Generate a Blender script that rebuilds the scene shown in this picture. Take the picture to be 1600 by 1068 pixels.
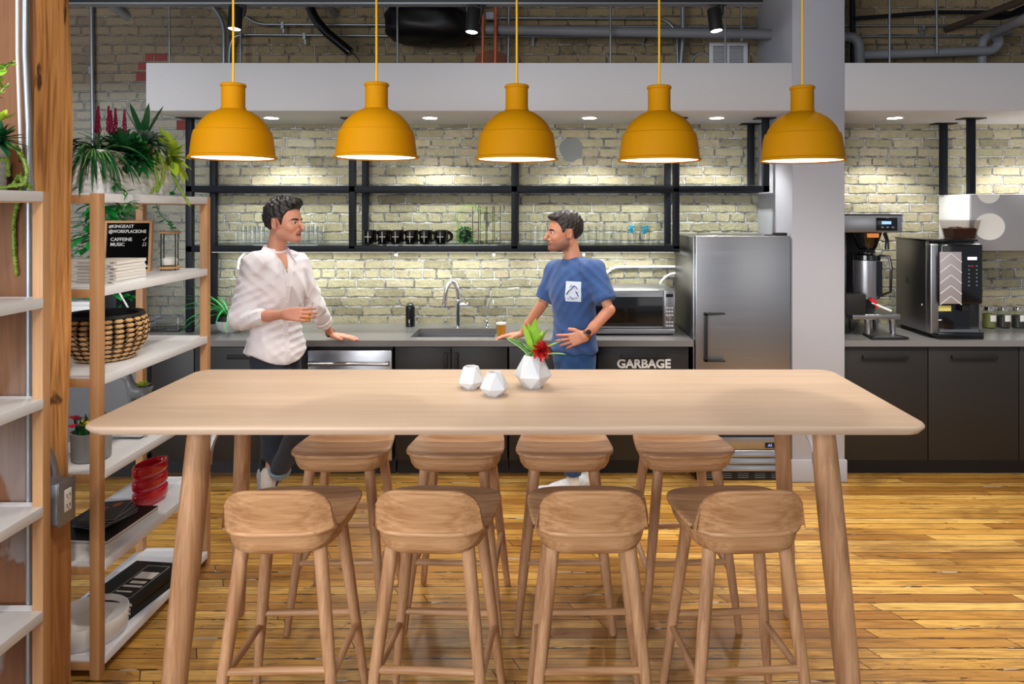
import bpy, bmesh, math, random
import numpy as np
from mathutils import Vector, Matrix, Euler
R = math.radians
PI = math.pi
random.seed(7)
for o in list(bpy.data.objects): bpy.data.objects.remove(o)
SC = bpy.context.scene
COL = SC.collection

# ---------------------------------------------------------------- camera
F = 1100.0; CX = 850.0; CY = 326.0; CZ = 1.77
cd = bpy.data.cameras.new('camera'); cam = bpy.data.objects.new('camera', cd); COL.objects.link(cam)
cd.sensor_fit = 'HORIZONTAL'; cd.sensor_width = 36.0; cd.lens = 36.0 * F / 1600.0
cd.shift_x = -(CX - 800) / 1600.0; cd.shift_y = -(534 - CY) / 1600.0
cd.clip_start = 0.05
cam.location = (0, 0, CZ); cam.rotation_euler = (R(90), 0, 0)
SC.camera = cam
SC.view_settings.view_transform = 'Standard'; SC.view_settings.look = 'None'
SC.view_settings.gamma = 1.0; SC.view_settings.use_curve_mapping = False
SC.view_settings.exposure = 0.03
SC.cycles.transparent_max_bounces = 32

def A(px, py, Y): return Vector(((px - CX) * Y / F, Y, CZ + (CY - py) * Y / F))
def XX(px, Y): return (px - CX) * Y / F
def ZZ(py, Y): return CZ + (CY - py) * Y / F

# ---------------------------------------------------------------- world and lights
W = bpy.data.worlds.new('world'); SC.world = W; W.use_nodes = True
bg = W.node_tree.nodes['Background']; bg.inputs[0].default_value = (0.80, 0.88, 1.0, 1); bg.inputs[1].default_value = 0.33

def lamp(kind, name, loc, energy, color, target=None, **kw):
    l = bpy.data.lights.new(name, kind); l.energy = energy; l.color = color
    for k, v in kw.items(): setattr(l, k, v)
    o = bpy.data.objects.new(name, l); COL.objects.link(o); o.location = loc
    if target is not None:
        o.rotation_euler = (Vector(target) - Vector(loc)).to_track_quat('-Z', 'Y').to_euler()
    return o
# unseen soft fill added behind the camera, stronger from the left
lamp('AREA', 'camera_fill', (-2.7, -1.9, 2.2), 275, (0.90, 0.95, 1.0), (-0.8, 4.5, 1.5), shape='RECTANGLE', size=4.0, size_y=2.2)
lamp('AREA', 'camera_fill_right', (4.5, -3.5, 2.2), 18, (1.0, 0.95, 0.90), (0.6, 4.5, 1.2), shape='RECTANGLE', size=3.0, size_y=2.0)
# unseen spots added overhead to brighten the floor, table and shelves
for x, y, tx, ty, tz, e in ((-0.6, 0.9, -1.9, 2.6, 1.3, 115), (2.3, 2.2, 2.3, 3.5, 0, 150), (1.3, 3.3, 1.0, 3.9, 0, 75),
                            (-0.7, 3.4, -0.8, 4.0, 0, 75), (3.6, 2.6, 3.3, 4.1, 0, 150), (2.0, 3.2, 2.2, 4.2, 0, 70), (0.2, 0.6, 0.0, 2.4, 0.9, 60)):
    lamp('SPOT', 'added_spot', (x, y, 3.3), e, (1.0, 0.93, 0.82), (tx, ty, tz), spot_size=R(80), spot_blend=0.7, shadow_soft_size=0.05)

# ---------------------------------------------------------------- mesh helpers
class G:
    def __init__(s): s.v = []; s.f = []
    def add(s, vs, fs):
        n = len(s.v); s.v += [tuple(v) for v in vs]; s.f += [tuple(i + n for i in f) for f in fs]; return s
    def box(s, x0, x1, y0, y1, z0, z1):
        return s.add([(x, y, z) for z in (z0, z1) for y in (y0, y1) for x in (x0, x1)],
                     [(0, 2, 3, 1), (4, 5, 7, 6), (0, 1, 5, 4), (2, 6, 7, 3), (0, 4, 6, 2), (1, 3, 7, 5)])
    def obox(s, c, sx, sy, sz, rot=(0, 0, 0)):
        m = Euler(rot).to_matrix(); c = Vector(c)
        g = G().box(-sx / 2, sx / 2, -sy / 2, sy / 2, -sz / 2, sz / 2)
        return s.add([c + m @ Vector(v) for v in g.v], g.f)
    def tube(s, pts, r, n=10, caps=True, flat=1.0, up=None):
        pts = [Vector(p) for p in pts]; m = len(pts)
        if not hasattr(r, '__len__'): r = [r] * m
        t0 = (pts[1] - pts[0]).normalized()
        u = Vector(up) if up else (Vector((0, 0, 1)) if abs(t0.z) < .9 else Vector((1, 0, 0)))
        vs = []; fs = []
        for i, p in enumerate(pts):
            t = (pts[min(i + 1, m - 1)] - pts[max(i - 1, 0)]).normalized()
            u = (u - t * u.dot(t)).normalized(); w = t.cross(u)
            for k in range(n):
                a = 2 * PI * k / n
                vs.append(p + (u * math.cos(a) * flat + w * math.sin(a)) * r[i])
        for i in range(m - 1):
            for k in range(n):
                a = i * n + k; b = i * n + (k + 1) % n
                fs.append((a, b, b + n, a + n))
        if caps: fs.append(tuple(range(n - 1, -1, -1))); fs.append(tuple(range((m - 1) * n, m * n)))
        return s.add(vs, fs)
    def lathe(s, prof, n=32, c=(0, 0, 0), sx=1, sy=1, a0=0.0, rot=None):
        vs = []; fs = []; m = len(prof); c = Vector(c)
        for r, z in prof:
            for k in range(n):
                a = a0 + 2 * PI * k / n
                p = Vector((max(r, 1e-5) * math.cos(a) * sx, max(r, 1e-5) * math.sin(a) * sy, z))
                if rot: p = rot @ p
                vs.append(c + p)
        for i in range(m - 1):
            for k in range(n):
                a = i * n + k; b = i * n + (k + 1) % n
                fs.append((a, b, b + n, a + n))
        if prof[0][0] > 1e-4 and prof[0] != prof[-1]: fs.append(tuple(range(n - 1, -1, -1)))
        if prof[-1][0] > 1e-4 and prof[0] != prof[-1]: fs.append(tuple(range((m - 1) * n, m * n)))
        return s.add(vs, fs)
    def ell(s, c, rx, ry, rz, n=12, rot=None):
        m = max(6, n // 2 + 1)
        prof = [(math.sin(PI * i / m), -math.cos(PI * i / m)) for i in range(m + 1)]
        g = G().lathe(prof, n); c = Vector(c)
        mm = rot or Matrix.Identity(3)
        return s.add([c + mm @ Vector((v[0] * rx, v[1] * ry, v[2] * rz)) for v in g.v], g.f)
    def prism(s, poly, d0, d1, axis='y'):
        n = len(poly)
        def P(a, b, d): return {'y': (a, d, b), 'z': (a, b, d), 'x': (d, a, b)}[axis]
        vs = [P(a, b, d0) for a, b in poly] + [P(a, b, d1) for a, b in poly]
        fs = [tuple(range(n)), tuple(range(2 * n - 1, n - 1, -1))] + [(i, i + n, (i + 1) % n + n, (i + 1) % n) for i in range(n)]
        return s.add(vs, fs)
    def surf(s, fn, nu, nv, closeu=False):
        vs = [fn(i / nu, j / nv) for j in range(nv + 1) for i in range(nu + (0 if closeu else 1))]
        w = nu if closeu else nu + 1
        fs = []
        for j in range(nv):
            for i in range(nu):
                a = j * w + i; b = j * w + (i + 1) % w
                fs.append((a, b, b + w, a + w))
        return s.add(vs, fs)
    def leaf(s, base, d, L, w, droop=0.5, cup=0.15, n=6, roll=0.0, tipw=0.0):
        """a curved leaf blade with a folded midrib"""
        p = Vector(base); d = Vector(d).normalized(); side = d.cross(Vector((0, 0, 1)))
        if side.length < .05: side = Vector((1, 0, 0))
        side.normalize(); side = Matrix.Rotation(roll, 3, d) @ side
        vs = []; fs = []; st = L / n
        for i in range(n + 1):
            t = i / n; ww = w * (math.sin(PI * min(1, t * .92 + .08)) ** .7) * .5 + tipw * t
            nrm = side.cross(d).normalized()
            vs += [p - side * ww + nrm * cup * ww, p, p + side * ww + nrm * cup * ww]
            d = (d + Vector((0, 0, -1)) * droop / n).normalized(); side = (side - d * side.dot(d)).normalized()
            p = p + d * st
        for i in range(n):
            a = i * 3; fs += [(a, a + 1, a + 4, a + 3), (a + 1, a + 2, a + 5, a + 4)]
        return s.add(vs, fs)
    def merge(s, o, mat=None):
        return s.add([mat @ Vector(v) for v in o.v] if mat else o.v, o.f)
    def mesh(s, name, bevel=0, seg=2, smooth=True, ang=38):
        me = bpy.data.meshes.new(name)
        bm = bmesh.new()
        vv = [bm.verts.new(v) for v in s.v]
        for f in s.f:
            if len(set(f)) < 3: continue
            try: bm.faces.new([vv[i] for i in f])
            except ValueError: pass
        bmesh.ops.recalc_face_normals(bm, faces=bm.faces)
        if bevel:
            es = [e for e in bm.edges if len(e.link_faces) == 2 and e.calc_face_angle(0) > R(40)]
            bmesh.ops.bevel(bm, geom=es, offset=bevel, segments=seg, affect='EDGES', profile=.5, clamp_overlap=True)
        if smooth:
            for f in bm.faces: f.smooth = True
            for e in bm.edges:
                if len(e.link_faces) == 2 and e.calc_face_angle(0) > R(ang): e.smooth = False
        bm.to_mesh(me); bm.free()
        return me

def link(o, parent=None):
    COL.objects.link(o)
    if parent is not None: o.parent = parent
    return o
def obj(name, g, mat, parent=None, label=None, loc=None, rot=None, bevel=0, seg=2, smooth=True, ang=38):
    me = g.mesh(name, bevel, seg, smooth, ang) if isinstance(g, G) else g
    if mat is not None: me.materials.append(mat)
    o = link(bpy.data.objects.new(name, me), parent)
    if loc is not None: o.location = loc
    if rot is not None: o.rotation_euler = rot
    if label: o['label'] = label
    return o
def tag(o, label, cat, group=None, kind=None):
    o['label'] = label; o['category'] = cat
    if group: o['group'] = group
    if kind: o['kind'] = kind
    return o
def thing(name, label, cat, loc=(0, 0, 0), rz=0, group=None):
    o = bpy.data.objects.new(name, None); COL.objects.link(o); o.empty_display_size = .05
    o.location = loc; o.rotation_euler = (0, 0, rz)
    return tag(o, label, cat, group)
def struct(name, g, mat, parent=None, **kw):
    o = obj(name, g, mat, parent, **kw)
    if parent is None: o['kind'] = 'structure'
    return o
def dup(root, loc, rz=None, label=None, group=None):
    def cp(o, par):
        c = o.copy(); COL.objects.link(c); c.parent = par
        for ch in [x for x in COL.objects if x.parent == o]: cp(ch, c)
        return c
    c = cp(root, None); c.location = loc
    if rz is not None: c.rotation_euler = (0, 0, rz)
    if label: c['label'] = label
    if group: c['group'] = group
    return c
def text_mesh(txt, size, depth=0.0008, bold=0.0, align='CENTER'):
    cu = bpy.data.curves.new('lettering', 'FONT'); cu.body = txt; cu.size = size; cu.extrude = depth; cu.offset = bold
    cu.align_x = align; cu.align_y = 'CENTER'; cu.resolution_u = 3
    o = bpy.data.objects.new('lettering', cu); COL.objects.link(o)
    dg = bpy.context.evaluated_depsgraph_get()
    me = bpy.data.meshes.new_from_object(o.evaluated_get(dg))
    bpy.data.objects.remove(o); bpy.data.curves.remove(cu)
    return me

# ---------------------------------------------------------------- materials
def c4(c): return (c[0], c[1], c[2], 1)
def srgb(r, g, b):
    f = lambda u: (u / 255 / 12.92) if u / 255 <= .04045 else ((u / 255 + .055) / 1.055) ** 2.4
    return (f(r), f(g), f(b))
def mat(name, col, rough=.5, metal=0, spec=.5, emit=None, es=0, coat=0, bump=0, bscale=200, var=0, vscale=8, trans=0, sss=0):
    m = bpy.data.materials.new(name); m.use_nodes = True; nt = m.node_tree; b = nt.nodes['Principled BSDF']
    b.inputs['Base Color'].default_value = c4(col); b.inputs['Roughness'].default_value = rough
    b.inputs['Metallic'].default_value = metal; b.inputs['Specular IOR Level'].default_value = spec
    b.inputs['Coat Weight'].default_value = coat; b.inputs['Transmission Weight'].default_value = trans
    if sss:
        b.inputs['Subsurface Weight'].default_value = sss; b.inputs['Subsurface Radius'].default_value = (.012, .005, .003); b.inputs['Subsurface Scale'].default_value = 1
    if emit: b.inputs['Emission Color'].default_value = c4(emit); b.inputs['Emission Strength'].default_value = es
    if bump or var:
        tc = nt.nodes.new('ShaderNodeTexCoord')
    if bump:
        n = nt.nodes.new('ShaderNodeTexNoise'); n.inputs['Scale'].default_value = bscale; n.inputs['Detail'].default_value = 3
        bp = nt.nodes.new('ShaderNodeBump'); bp.inputs['Strength'].default_value = bump; bp.inputs['Distance'].default_value = .002
        nt.links.new(tc.outputs['Object'], n.inputs['Vector']); nt.links.new(n.outputs['Fac'], bp.inputs['Height']); nt.links.new(bp.outputs['Normal'], b.inputs['Normal'])
    if var:
        n = nt.nodes.new('ShaderNodeTexNoise'); n.inputs['Scale'].default_value = vscale; n.inputs['Detail'].default_value = 4
        mx = nt.nodes.new('ShaderNodeMix'); mx.data_type = 'RGBA'
        mx.inputs[6].default_value = c4([x * (1 - var) for x in col]); mx.inputs[7].default_value = c4([min(1, x * (1 + var)) for x in col])
        nt.links.new(tc.outputs['Object'], n.inputs['Vector']); nt.links.new(n.outputs['Fac'], mx.inputs[0]); nt.links.new(mx.outputs[2], b.inputs['Base Color'])
    return m
class N:
    """tiny node graph writer"""
    def __init__(s, name, rough=.5):
        s.m = bpy.data.materials.new(name); s.m.use_nodes = True; s.t = s.m.node_tree; s.b = s.t.nodes['Principled BSDF']
        s.b.inputs['Roughness'].default_value = rough
    def n(s, ty, **kw):
        x = s.t.nodes.new('ShaderNode' + ty)
        for k, v in kw.items(): setattr(x, k, v)
        return x
    def l(s, a, b): s.t.links.new(a, b)
    def val(s, sock, v):
        if hasattr(v, 'is_linked') or isinstance(v, bpy.types.NodeSocket): s.l(v, sock)
        else: sock.default_value = v
    def coord(s, which='Object'): return s.n('TexCoord').outputs[which]
    def mapping(s, v, scale=(1, 1, 1), loc=(0, 0, 0), rot=(0, 0, 0)):
        m = s.n('Mapping'); s.l(v, m.inputs[0]); m.inputs['Scale'].default_value = scale; m.inputs['Location'].default_value = loc; m.inputs['Rotation'].default_value = rot
        return m.outputs[0]
    def math(s, op, a, b=0.0, c=None):
        m = s.n('Math', operation=op); s.val(m.inputs[0], a); s.val(m.inputs[1], b)
        if c is not None: s.val(m.inputs[2], c)
        return m.outputs[0]
    def sep(s, v):
        m = s.n('SeparateXYZ'); s.l(v, m.inputs[0]); return m.outputs
    def comb(s, x, y, z):
        m = s.n('CombineXYZ'); s.val(m.inputs[0], x); s.val(m.inputs[1], y); s.val(m.inputs[2], z); return m.outputs[0]
    def noise(s, v, scale, detail=4, dist=0, rough=.5):
        m = s.n('TexNoise'); s.l(v, m.inputs['Vector']); m.inputs['Scale'].default_value = scale; m.inputs['Detail'].default_value = detail
        m.inputs['Distortion'].default_value = dist; m.inputs['Roughness'].default_value = rough; return m.outputs['Fac']
    def white(s, v):
        m = s.n('TexWhiteNoise', noise_dimensions='3D'); s.l(v, m.inputs['Vector']); return m.outputs['Value']
    def ramp(s, fac, stops):
        m = s.n('ValToRGB'); s.l(fac, m.inputs[0]); e = m.color_ramp.elements
        while len(e) < len(stops): e.new(.5)
        for x, (p, c) in zip(e, stops): x.position = p; x.color = c4(c) if len(c) == 3 else c
        return m.outputs[0]
    def mix(s, f, a, b, bt='MIX'):
        m = s.n('Mix', data_type='RGBA', blend_type=bt); s.val(m.inputs[0], f)
        for i, q in ((6, a), (7, b)):
            if isinstance(q, tuple): m.inputs[i].default_value = c4(q)
            else: s.l(q, m.inputs[i])
        return m.outputs[2]
    def vadd(s, a, b):
        m = s.n('VectorMath', operation='ADD'); s.l(a, m.inputs[0]); s.l(b, m.inputs[1]); return m.outputs[0]
    def bump(s, h, st=.5, dist=.01):
        m = s.n('Bump'); m.inputs['Strength'].default_value = st; m.inputs['Distance'].default_value = dist; s.l(h, m.inputs['Height']); s.l(m.outputs[0], s.b.inputs['Normal'])
    def col(s, c): s.l(c, s.b.inputs['Base Color'])

def wood(name, dark, light, axis='x', scale=1.0, rough=.45, contrast=1.0, board=0):
    q = N(name, rough); co = q.coord()
    st = {'x': (1.1, 16, 16), 'y': (16, 1.1, 16), 'z': (16, 16, 1.1)}[axis]
    v = q.mapping(co, scale=tuple(a * scale for a in st))
    n1 = q.noise(v, 1.0, 6, 1.2, .6)
    v2 = q.mapping(co, scale=tuple(a * scale * (3.6 if a > 2 else 1.5) for a in st)); n2 = q.noise(v2, 1.6, 4, .4, .65)
    f = q.math('MULTIPLY_ADD', n1, .65, q.math('MULTIPLY', n2, .35))
    lo = .5 - .16 / contrast; hi = .5 + .16 / contrast
    c = q.ramp(f, [(lo, dark), (.5, tuple((a + b) / 2 for a, b in zip(dark, light))), (hi, light)])
    if board:
        x, y, z = q.sep(co)
        row = q.math('FLOOR', q.math('DIVIDE', y, board))
        w = q.white(q.comb(row, 3.1, 0.7))
        c = q.mix(q.math('MULTIPLY', w, .22), c, tuple(a * .66 for a in dark))
    q.col(c); q.bump(n2, .08, .001)
    return q.m

def brick_mat():
    q = N('buff_brick', .88); co = q.coord('Object'); x, y, z = q.sep(co)
    wob = q.noise(co, 9.0, 3, 0, .6); wob2 = q.noise(q.mapping(co, loc=(5, 3, 9)), 30.0, 3, 0, .7)
    big = q.noise(q.mapping(co, loc=(2, 7, 1)), 1.3, 2)
    zz = q.math('ADD', z, q.math('MULTIPLY_ADD', wob, .018, q.math('MULTIPLY', wob2, .013)))
    zz = q.math('ADD', zz, q.math('MULTIPLY', big, .02))
    xx = q.math('ADD', x, q.math('MULTIPLY_ADD', wob2, .018, q.math('MULTIPLY', wob, .02)))
    H = .0705
    row = q.math('FLOOR', q.math('DIVIDE', zz, H)); fz = q.math('FRACT', q.math('DIVIDE', zz, H))
    hdr = q.math('LESS_THAN', q.math('FLOORED_MODULO', row, 6.0), .5)          # a header course every sixth
    wd = q.math('SUBTRACT', .218, q.math('MULTIPLY', hdr, .109))
    off = q.math('MULTIPLY', q.white(q.comb(row, 1.7, 4.2)), .22)
    u = q.math('DIVIDE', q.math('ADD', xx, off), wd); cell = q.math('FLOOR', u); fx = q.math('FRACT', u)
    dx = q.math('MULTIPLY', q.math('MINIMUM', fx, q.math('SUBTRACT', 1.0, fx)), wd)
    dz = q.math('MULTIPLY', q.math('MINIMUM', fz, q.math('SUBTRACT', 1.0, fz)), H)
    d = q.math('MINIMUM', dx, dz)
    mr = q.n('MapRange', interpolation_type='SMOOTHSTEP'); q.l(d, mr.inputs[0]); mr.inputs[1].default_value = .0030; mr.inputs[2].default_value = .0085
    face = mr.outputs[0]
    rnd = q.white(q.comb(cell, row, 2.0)); rnd2 = q.white(q.comb(cell, row, 7.0))
    bc = q.ramp(rnd, [(0, srgb(138, 130, 106)), (.2, srgb(164, 156, 126)), (.7, srgb(184, 176, 144)), (.9, srgb(178, 164, 136)), (1, srgb(196, 190, 164))])
    st = q.noise(q.mapping(co, scale=(1, 1, 1.6)), 14, 6, 0, .7)
    bc = q.mix(q.math('MULTIPLY', q.math('GREATER_THAN', st, .56), .28), bc, srgb(134, 128, 112))
    bc = q.mix(q.math('MULTIPLY', q.math('SUBTRACT', wob2, .35), .9), bc, srgb(202, 194, 160))
    mort = q.mix(q.ramp(st, [(.42, (0, 0, 0)), (.58, (1, 1, 1))]), srgb(116, 116, 118), srgb(216, 216, 214))
    c = q.mix(face, mort, bc)
    # left end of the wall is mixed greyer to paint in cool ambient light
    lf = q.n('MapRange'); q.l(x, lf.inputs[0]); lf.inputs[1].default_value = -2.15; lf.inputs[2].default_value = -2.75
    c = q.mix(q.math('MULTIPLY', lf.outputs[0], .55), c, srgb(142, 143, 144), 'MIX')
    # the raw brick above the dropped soffit is browner and darker
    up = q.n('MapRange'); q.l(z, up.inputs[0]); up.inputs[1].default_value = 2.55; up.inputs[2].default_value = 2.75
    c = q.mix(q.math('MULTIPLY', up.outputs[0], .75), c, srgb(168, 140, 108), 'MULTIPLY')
    q.col(c)
    h = q.math('ADD', face, q.math('MULTIPLY_ADD', st, .5, q.math('MULTIPLY', rnd2, .3)))
    q.bump(q.math('ADD', h, wob2), 1.0, .011)
    return q.m

def floor_mat():
    q = N('maple_plank_floor', .3); co = q.coord('Object'); x, y, z = q.sep(co)
    Wd = .066; L = 1.35
    row = q.math('FLOOR', q.math('DIVIDE', y, Wd)); fy = q.math('FRACT', q.math('DIVIDE', y, Wd))
    off = q.math('MULTIPLY', q.white(q.comb(row, .3, 9.1)), 7.0)
    u = q.math('DIVIDE', q.math('ADD', q.math('ADD', x, off), q.math('MULTIPLY', fy, .035)), L)
    cell = q.math('FLOOR', u); fx = q.math('FRACT', u)
    dy = q.math('MULTIPLY', q.math('MINIMUM', fy, q.math('SUBTRACT', 1.0, fy)), Wd)
    dx = q.math('MULTIPLY', q.math('MINIMUM', fx, q.math('SUBTRACT', 1.0, fx)), L)
    rnd = q.white(q.comb(cell, row, 1.0)); rnd2 = q.white(q.comb(cell, row, 5.0))
    base = q.ramp(rnd, [(0, srgb(158, 106, 46)), (.25, srgb(196, 143, 64)), (.65, srgb(216, 165, 80)), (1, srgb(230, 188, 106))])
    gv = q.vadd(q.mapping(co, scale=(1.6, 26, 1)), q.comb(q.math('MULTIPLY', rnd2, 40), q.math('MULTIPLY', rnd, 17), 0.0))
    g = q.noise(gv, 1.6, 6, 1.8, .65)
    base = q.mix(q.ramp(g, [(.36, (0, 0, 0)), (.56, (1, 1, 1))]), q.mix(.7, base, srgb(132, 84, 34)), base)
    # worn, oil-darkened patches
    pt = q.noise(q.mapping(co, scale=(.9, 2.2, 1)), 1.1, 5, .6, .6)
    ptm = q.ramp(pt, [(.47, (0, 0, 0)), (.60, (1, 1, 1))])
    base = q.mix(q.math('MULTIPLY', ptm, .62), base, srgb(112, 70, 34))
    kn = q.noise(q.vadd(q.mapping(co, scale=(5, 16, 1)), q.comb(q.math('MULTIPLY', rnd, 30), 0.0, 0.0)), 1.2, 5, 1.5, .7)
    base = q.mix(q.math('MULTIPLY', q.ramp(kn, [(.61, (0, 0, 0)), (.68, (1, 1, 1))]), .85), base, srgb(66, 38, 20))
    # gaps: dark, with pale filler here and there
    gapn = q.noise(q.mapping(co, scale=(2.2, 9, 1)), 1.5, 3)
    gw = q.math('MULTIPLY_ADD', q.math('GREATER_THAN', gapn, .60), .0026, .0021)
    gap = q.math('MAXIMUM', q.math('LESS_THAN', dy, gw), q.math('LESS_THAN', dx, .0022))
    gc = q.mix(q.math('GREATER_THAN', gapn, .655), srgb(54, 32, 18), srgb(178, 172, 160))
    q.col(q.mix(gap, base, gc))
    rr = q.n('MapRange'); q.l(g, rr.inputs[0]); rr.inputs[3].default_value = .22; rr.inputs[4].default_value = .42; q.l(rr.outputs[0], q.b.inputs['Roughness'])
    q.bump(q.math('MULTIPLY_ADD', q.math('SUBTRACT', 1.0, gap), 1.0, q.math('MULTIPLY_ADD', g, .25, q.math('MULTIPLY', rnd2, .3))), .35, .002)
    return q.m

def glass_mat(name, tint=(.97, 1, .99), ior=.6, gloss=.02):
    m = bpy.data.materials.new(name); m.use_nodes = True; nt = m.node_tree; nt.nodes.clear()
    out = nt.nodes.new('ShaderNodeOutputMaterial'); mx = nt.nodes.new('ShaderNodeMixShader'); fr = nt.nodes.new('ShaderNodeMath'); lw = nt.nodes.new('ShaderNodeLayerWeight'); pw = nt.nodes.new('ShaderNodeMath')
    tr = nt.nodes.new('ShaderNodeBsdfTransparent'); gl = nt.nodes.new('ShaderNodeBsdfGlossy')
    lw.inputs[0].default_value = .5; pw.operation = 'POWER'; pw.inputs[1].default_value = 3.2; nt.links.new(lw.outputs['Facing'], pw.inputs[0]); fr.operation = 'MULTIPLY_ADD'; nt.links.new(pw.outputs[0], fr.inputs[0]); fr.inputs[1].default_value = ior; fr.inputs[2].default_value = .03; tr.inputs[0].default_value = c4(tint); gl.inputs['Roughness'].default_value = gloss
    nt.links.new(fr.outputs[0], mx.inputs[0]); nt.links.new(tr.outputs[0], mx.inputs[1]); nt.links.new(gl.outputs[0], mx.inputs[2]); nt.links.new(mx.outputs[0], out.inputs[0])
    return m

def brushed(name, col, rough=.3, axis='x'):
    q = N(name, rough); q.b.inputs['Metallic'].default_value = 1; co = q.coord()
    st = {'x': (2, 220, 220), 'z': (220, 220, 2)}[axis]
    n = q.noise(q.mapping(co, scale=st), 1.0, 3)
    q.col(q.mix(n, tuple(a * .85 for a in col), tuple(min(1, a * 1.1) for a in col)))
    mr = q.n('MapRange'); q.l(n, mr.inputs[0]); mr.inputs[3].default_value = rough - .06; mr.inputs[4].default_value = rough + .08; q.l(mr.outputs[0], q.b.inputs['Roughness'])
    return q.m

def post_mat():
    q = N('old_fir_timber', .7); co = q.coord()
    v = q.mapping(co, scale=(20, 20, 1.0)); n = q.noise(v, 1.0, 6, 2.2, .6)
    sn = q.math('SINE', q.math('MULTIPLY', q.noise(q.mapping(co, scale=(6, 6, .5)), 1.0, 4, .6), 85.0))
    f = q.math('MULTIPLY_ADD', sn, .055, n)
    c = q.ramp(f, [(.28, srgb(146, 92, 46)), (.5, srgb(202, 142, 80)), (.72, srgb(224, 170, 108))])
    kn = q.noise(q.mapping(co, scale=(10, 10, 4)), 1.0, 3, 0.5)
    c = q.mix(q.ramp(kn, [(.66, (0, 0, 0)), (.72, (1, 1, 1))]), c, srgb(80, 44, 22))
    ck = q.noise(q.mapping(co, scale=(34, 34, .5), loc=(3, 1, 2)), 1.0, 2)
    c = q.mix(q.ramp(ck, [(.70, (0, 0, 0)), (.73, (1, 1, 1))]), c, srgb(60, 34, 18))
    # the old grey paint left on the foot of the post and shade painted into the front's colour
    x, y, z = q.sep(co)
    fr = q.math('LESS_THAN', y, .006)
    c = q.mix(fr, c, q.mix(f, srgb(78, 46, 24), srgb(142, 92, 52)))
    pn = q.noise(q.mapping(co, scale=(7, 7, 3)), 1.0, 5, .4)
    zm = q.n('MapRange'); q.l(z, zm.inputs[0]); zm.inputs[1].default_value = 1.3; zm.inputs[2].default_value = .5
    c = q.mix(q.math('MULTIPLY', q.math('MULTIPLY', q.ramp(pn, [(.5, (0, 0, 0)), (.56, (1, 1, 1))]), zm.outputs[0]), q.math('LESS_THAN', y, .006)), c, srgb(150, 146, 144))
    zm2 = q.n('MapRange'); q.l(z, zm2.inputs[0]); zm2.inputs[1].default_value = .95; zm2.inputs[2].default_value = .8
    c = q.mix(q.math('MULTIPLY', zm2.outputs[0], .35), c, srgb(110, 60, 30))
    q.col(c); q.bump(q.math('ADD', f, q.math('MULTIPLY', ck, -.5)), .5, .004)
    return q.m

M = {}
M['brick'] = brick_mat(); M['floor'] = floor_mat(); M['post'] = post_mat()
M['white_wall'] = mat('white_paint', srgb(176, 176, 184), .6)
M['soffit'] = mat('soffit_paint', srgb(205, 204, 207), .6)
M['ceiling'] = mat('dark_ceiling', srgb(58, 52, 48), .9)
M['oak'] = wood('pale_oak_table', srgb(192, 162, 138), srgb(214, 190, 166), 'x', .8, .42, .7, board=.16)
M['oak_s'] = wood('pale_oak_seat', srgb(158, 110, 70), srgb(206, 162, 120), 'x', 1.5, .45, 1.3)
M['oak_leg'] = wood('pale_oak_leg', srgb(158, 112, 76), srgb(204, 160, 122), 'z', 1.4, .45, 1.2)
M['oak_y'] = wood('pale_oak_side_rail', srgb(158, 112, 76), srgb(204, 160, 122), 'y', 1.4, .45, 1.2)
M['ash'] = wood('shelf_ash', srgb(176, 128, 84), srgb(204, 156, 108), 'z', 1.2, .5, .8)
M['shelf'] = mat('white_laminate', srgb(228, 230, 236), .32)
M['black'] = mat('black_steel', srgb(13, 18, 28), .5, spec=.3)
M['bgloss'] = mat('gloss_black', srgb(10, 10, 12), .12, coat=.3)
M['bsatin'] = mat('satin_black_print', srgb(14, 14, 17), .45, spec=.3)
M['bmatte'] = mat('matte_black', srgb(16, 16, 17), .6)
M['cab'] = mat('charcoal_cabinet', srgb(34, 30, 28), .5)
M['kick'] = mat('black_plinth', srgb(22, 21, 21), .55)
M['quartz'] = mat('grey_quartz', srgb(122, 120, 120), .25, var=.06, vscale=60)
M['steel'] = brushed('brushed_steel', srgb(178, 178, 182), .3)
M['steelz'] = brushed('brushed_steel_dark', srgb(150, 148, 150), .34)
M['chrome'] = mat('chrome', (.85, .87, .9), .06, 1)
M['zinc'] = mat('galvanised_conduit', srgb(150, 154, 160), .38, .8)
M['gpipe'] = mat('grey_pvc_pipe', srgb(126, 126, 130), .5)
M['copper'] = mat('copper_rod', srgb(190, 96, 60), .45, .3)
M['mustard'] = mat('mustard_silicone', srgb(188, 127, 0), .65, spec=.12, bump=.05, bscale=400)
M['mcord'] = mat('yellow_cord', srgb(230, 172, 10), .6)
M['bulb'] = mat('lamp_white', (1, 1, 1), .5, emit=(1, .93, .82), es=3.2)
M['down'] = mat('downlight_white', (1, 1, 1), .5, emit=(1, .98, .93), es=9)
M['led'] = mat('led_strip', (1, 1, 1), .5, emit=(.95, 1, .9), es=1.2)
M['glass'] = glass_mat('clear_glass'); M['shelfglass'] = glass_mat('green_tinted_glass', (.95, .985, .97))
M['tumbler'] = glass_mat('tumbler_glass', (.975, .985, .99), .75, .06)
M['beer'] = mat('amber_beer', srgb(226, 160, 20), .15, trans=.35, emit=None)
M['juice'] = mat('orange_juice', srgb(250, 182, 10), .25)
M['foam'] = mat('beer_foam', srgb(245, 238, 220), .6)
M['ceramic'] = mat('white_ceramic', srgb(216, 218, 222), .18)
M['cream'] = mat('white_paper', srgb(232, 230, 226), .6)
M['white'] = mat('plain_white', srgb(238, 238, 238), .4)
M['red'] = mat('red_glaze', srgb(206, 22, 44), .12, coat=.5)
M['pink'] = mat('pink_print', srgb(236, 70, 140), .5)
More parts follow.
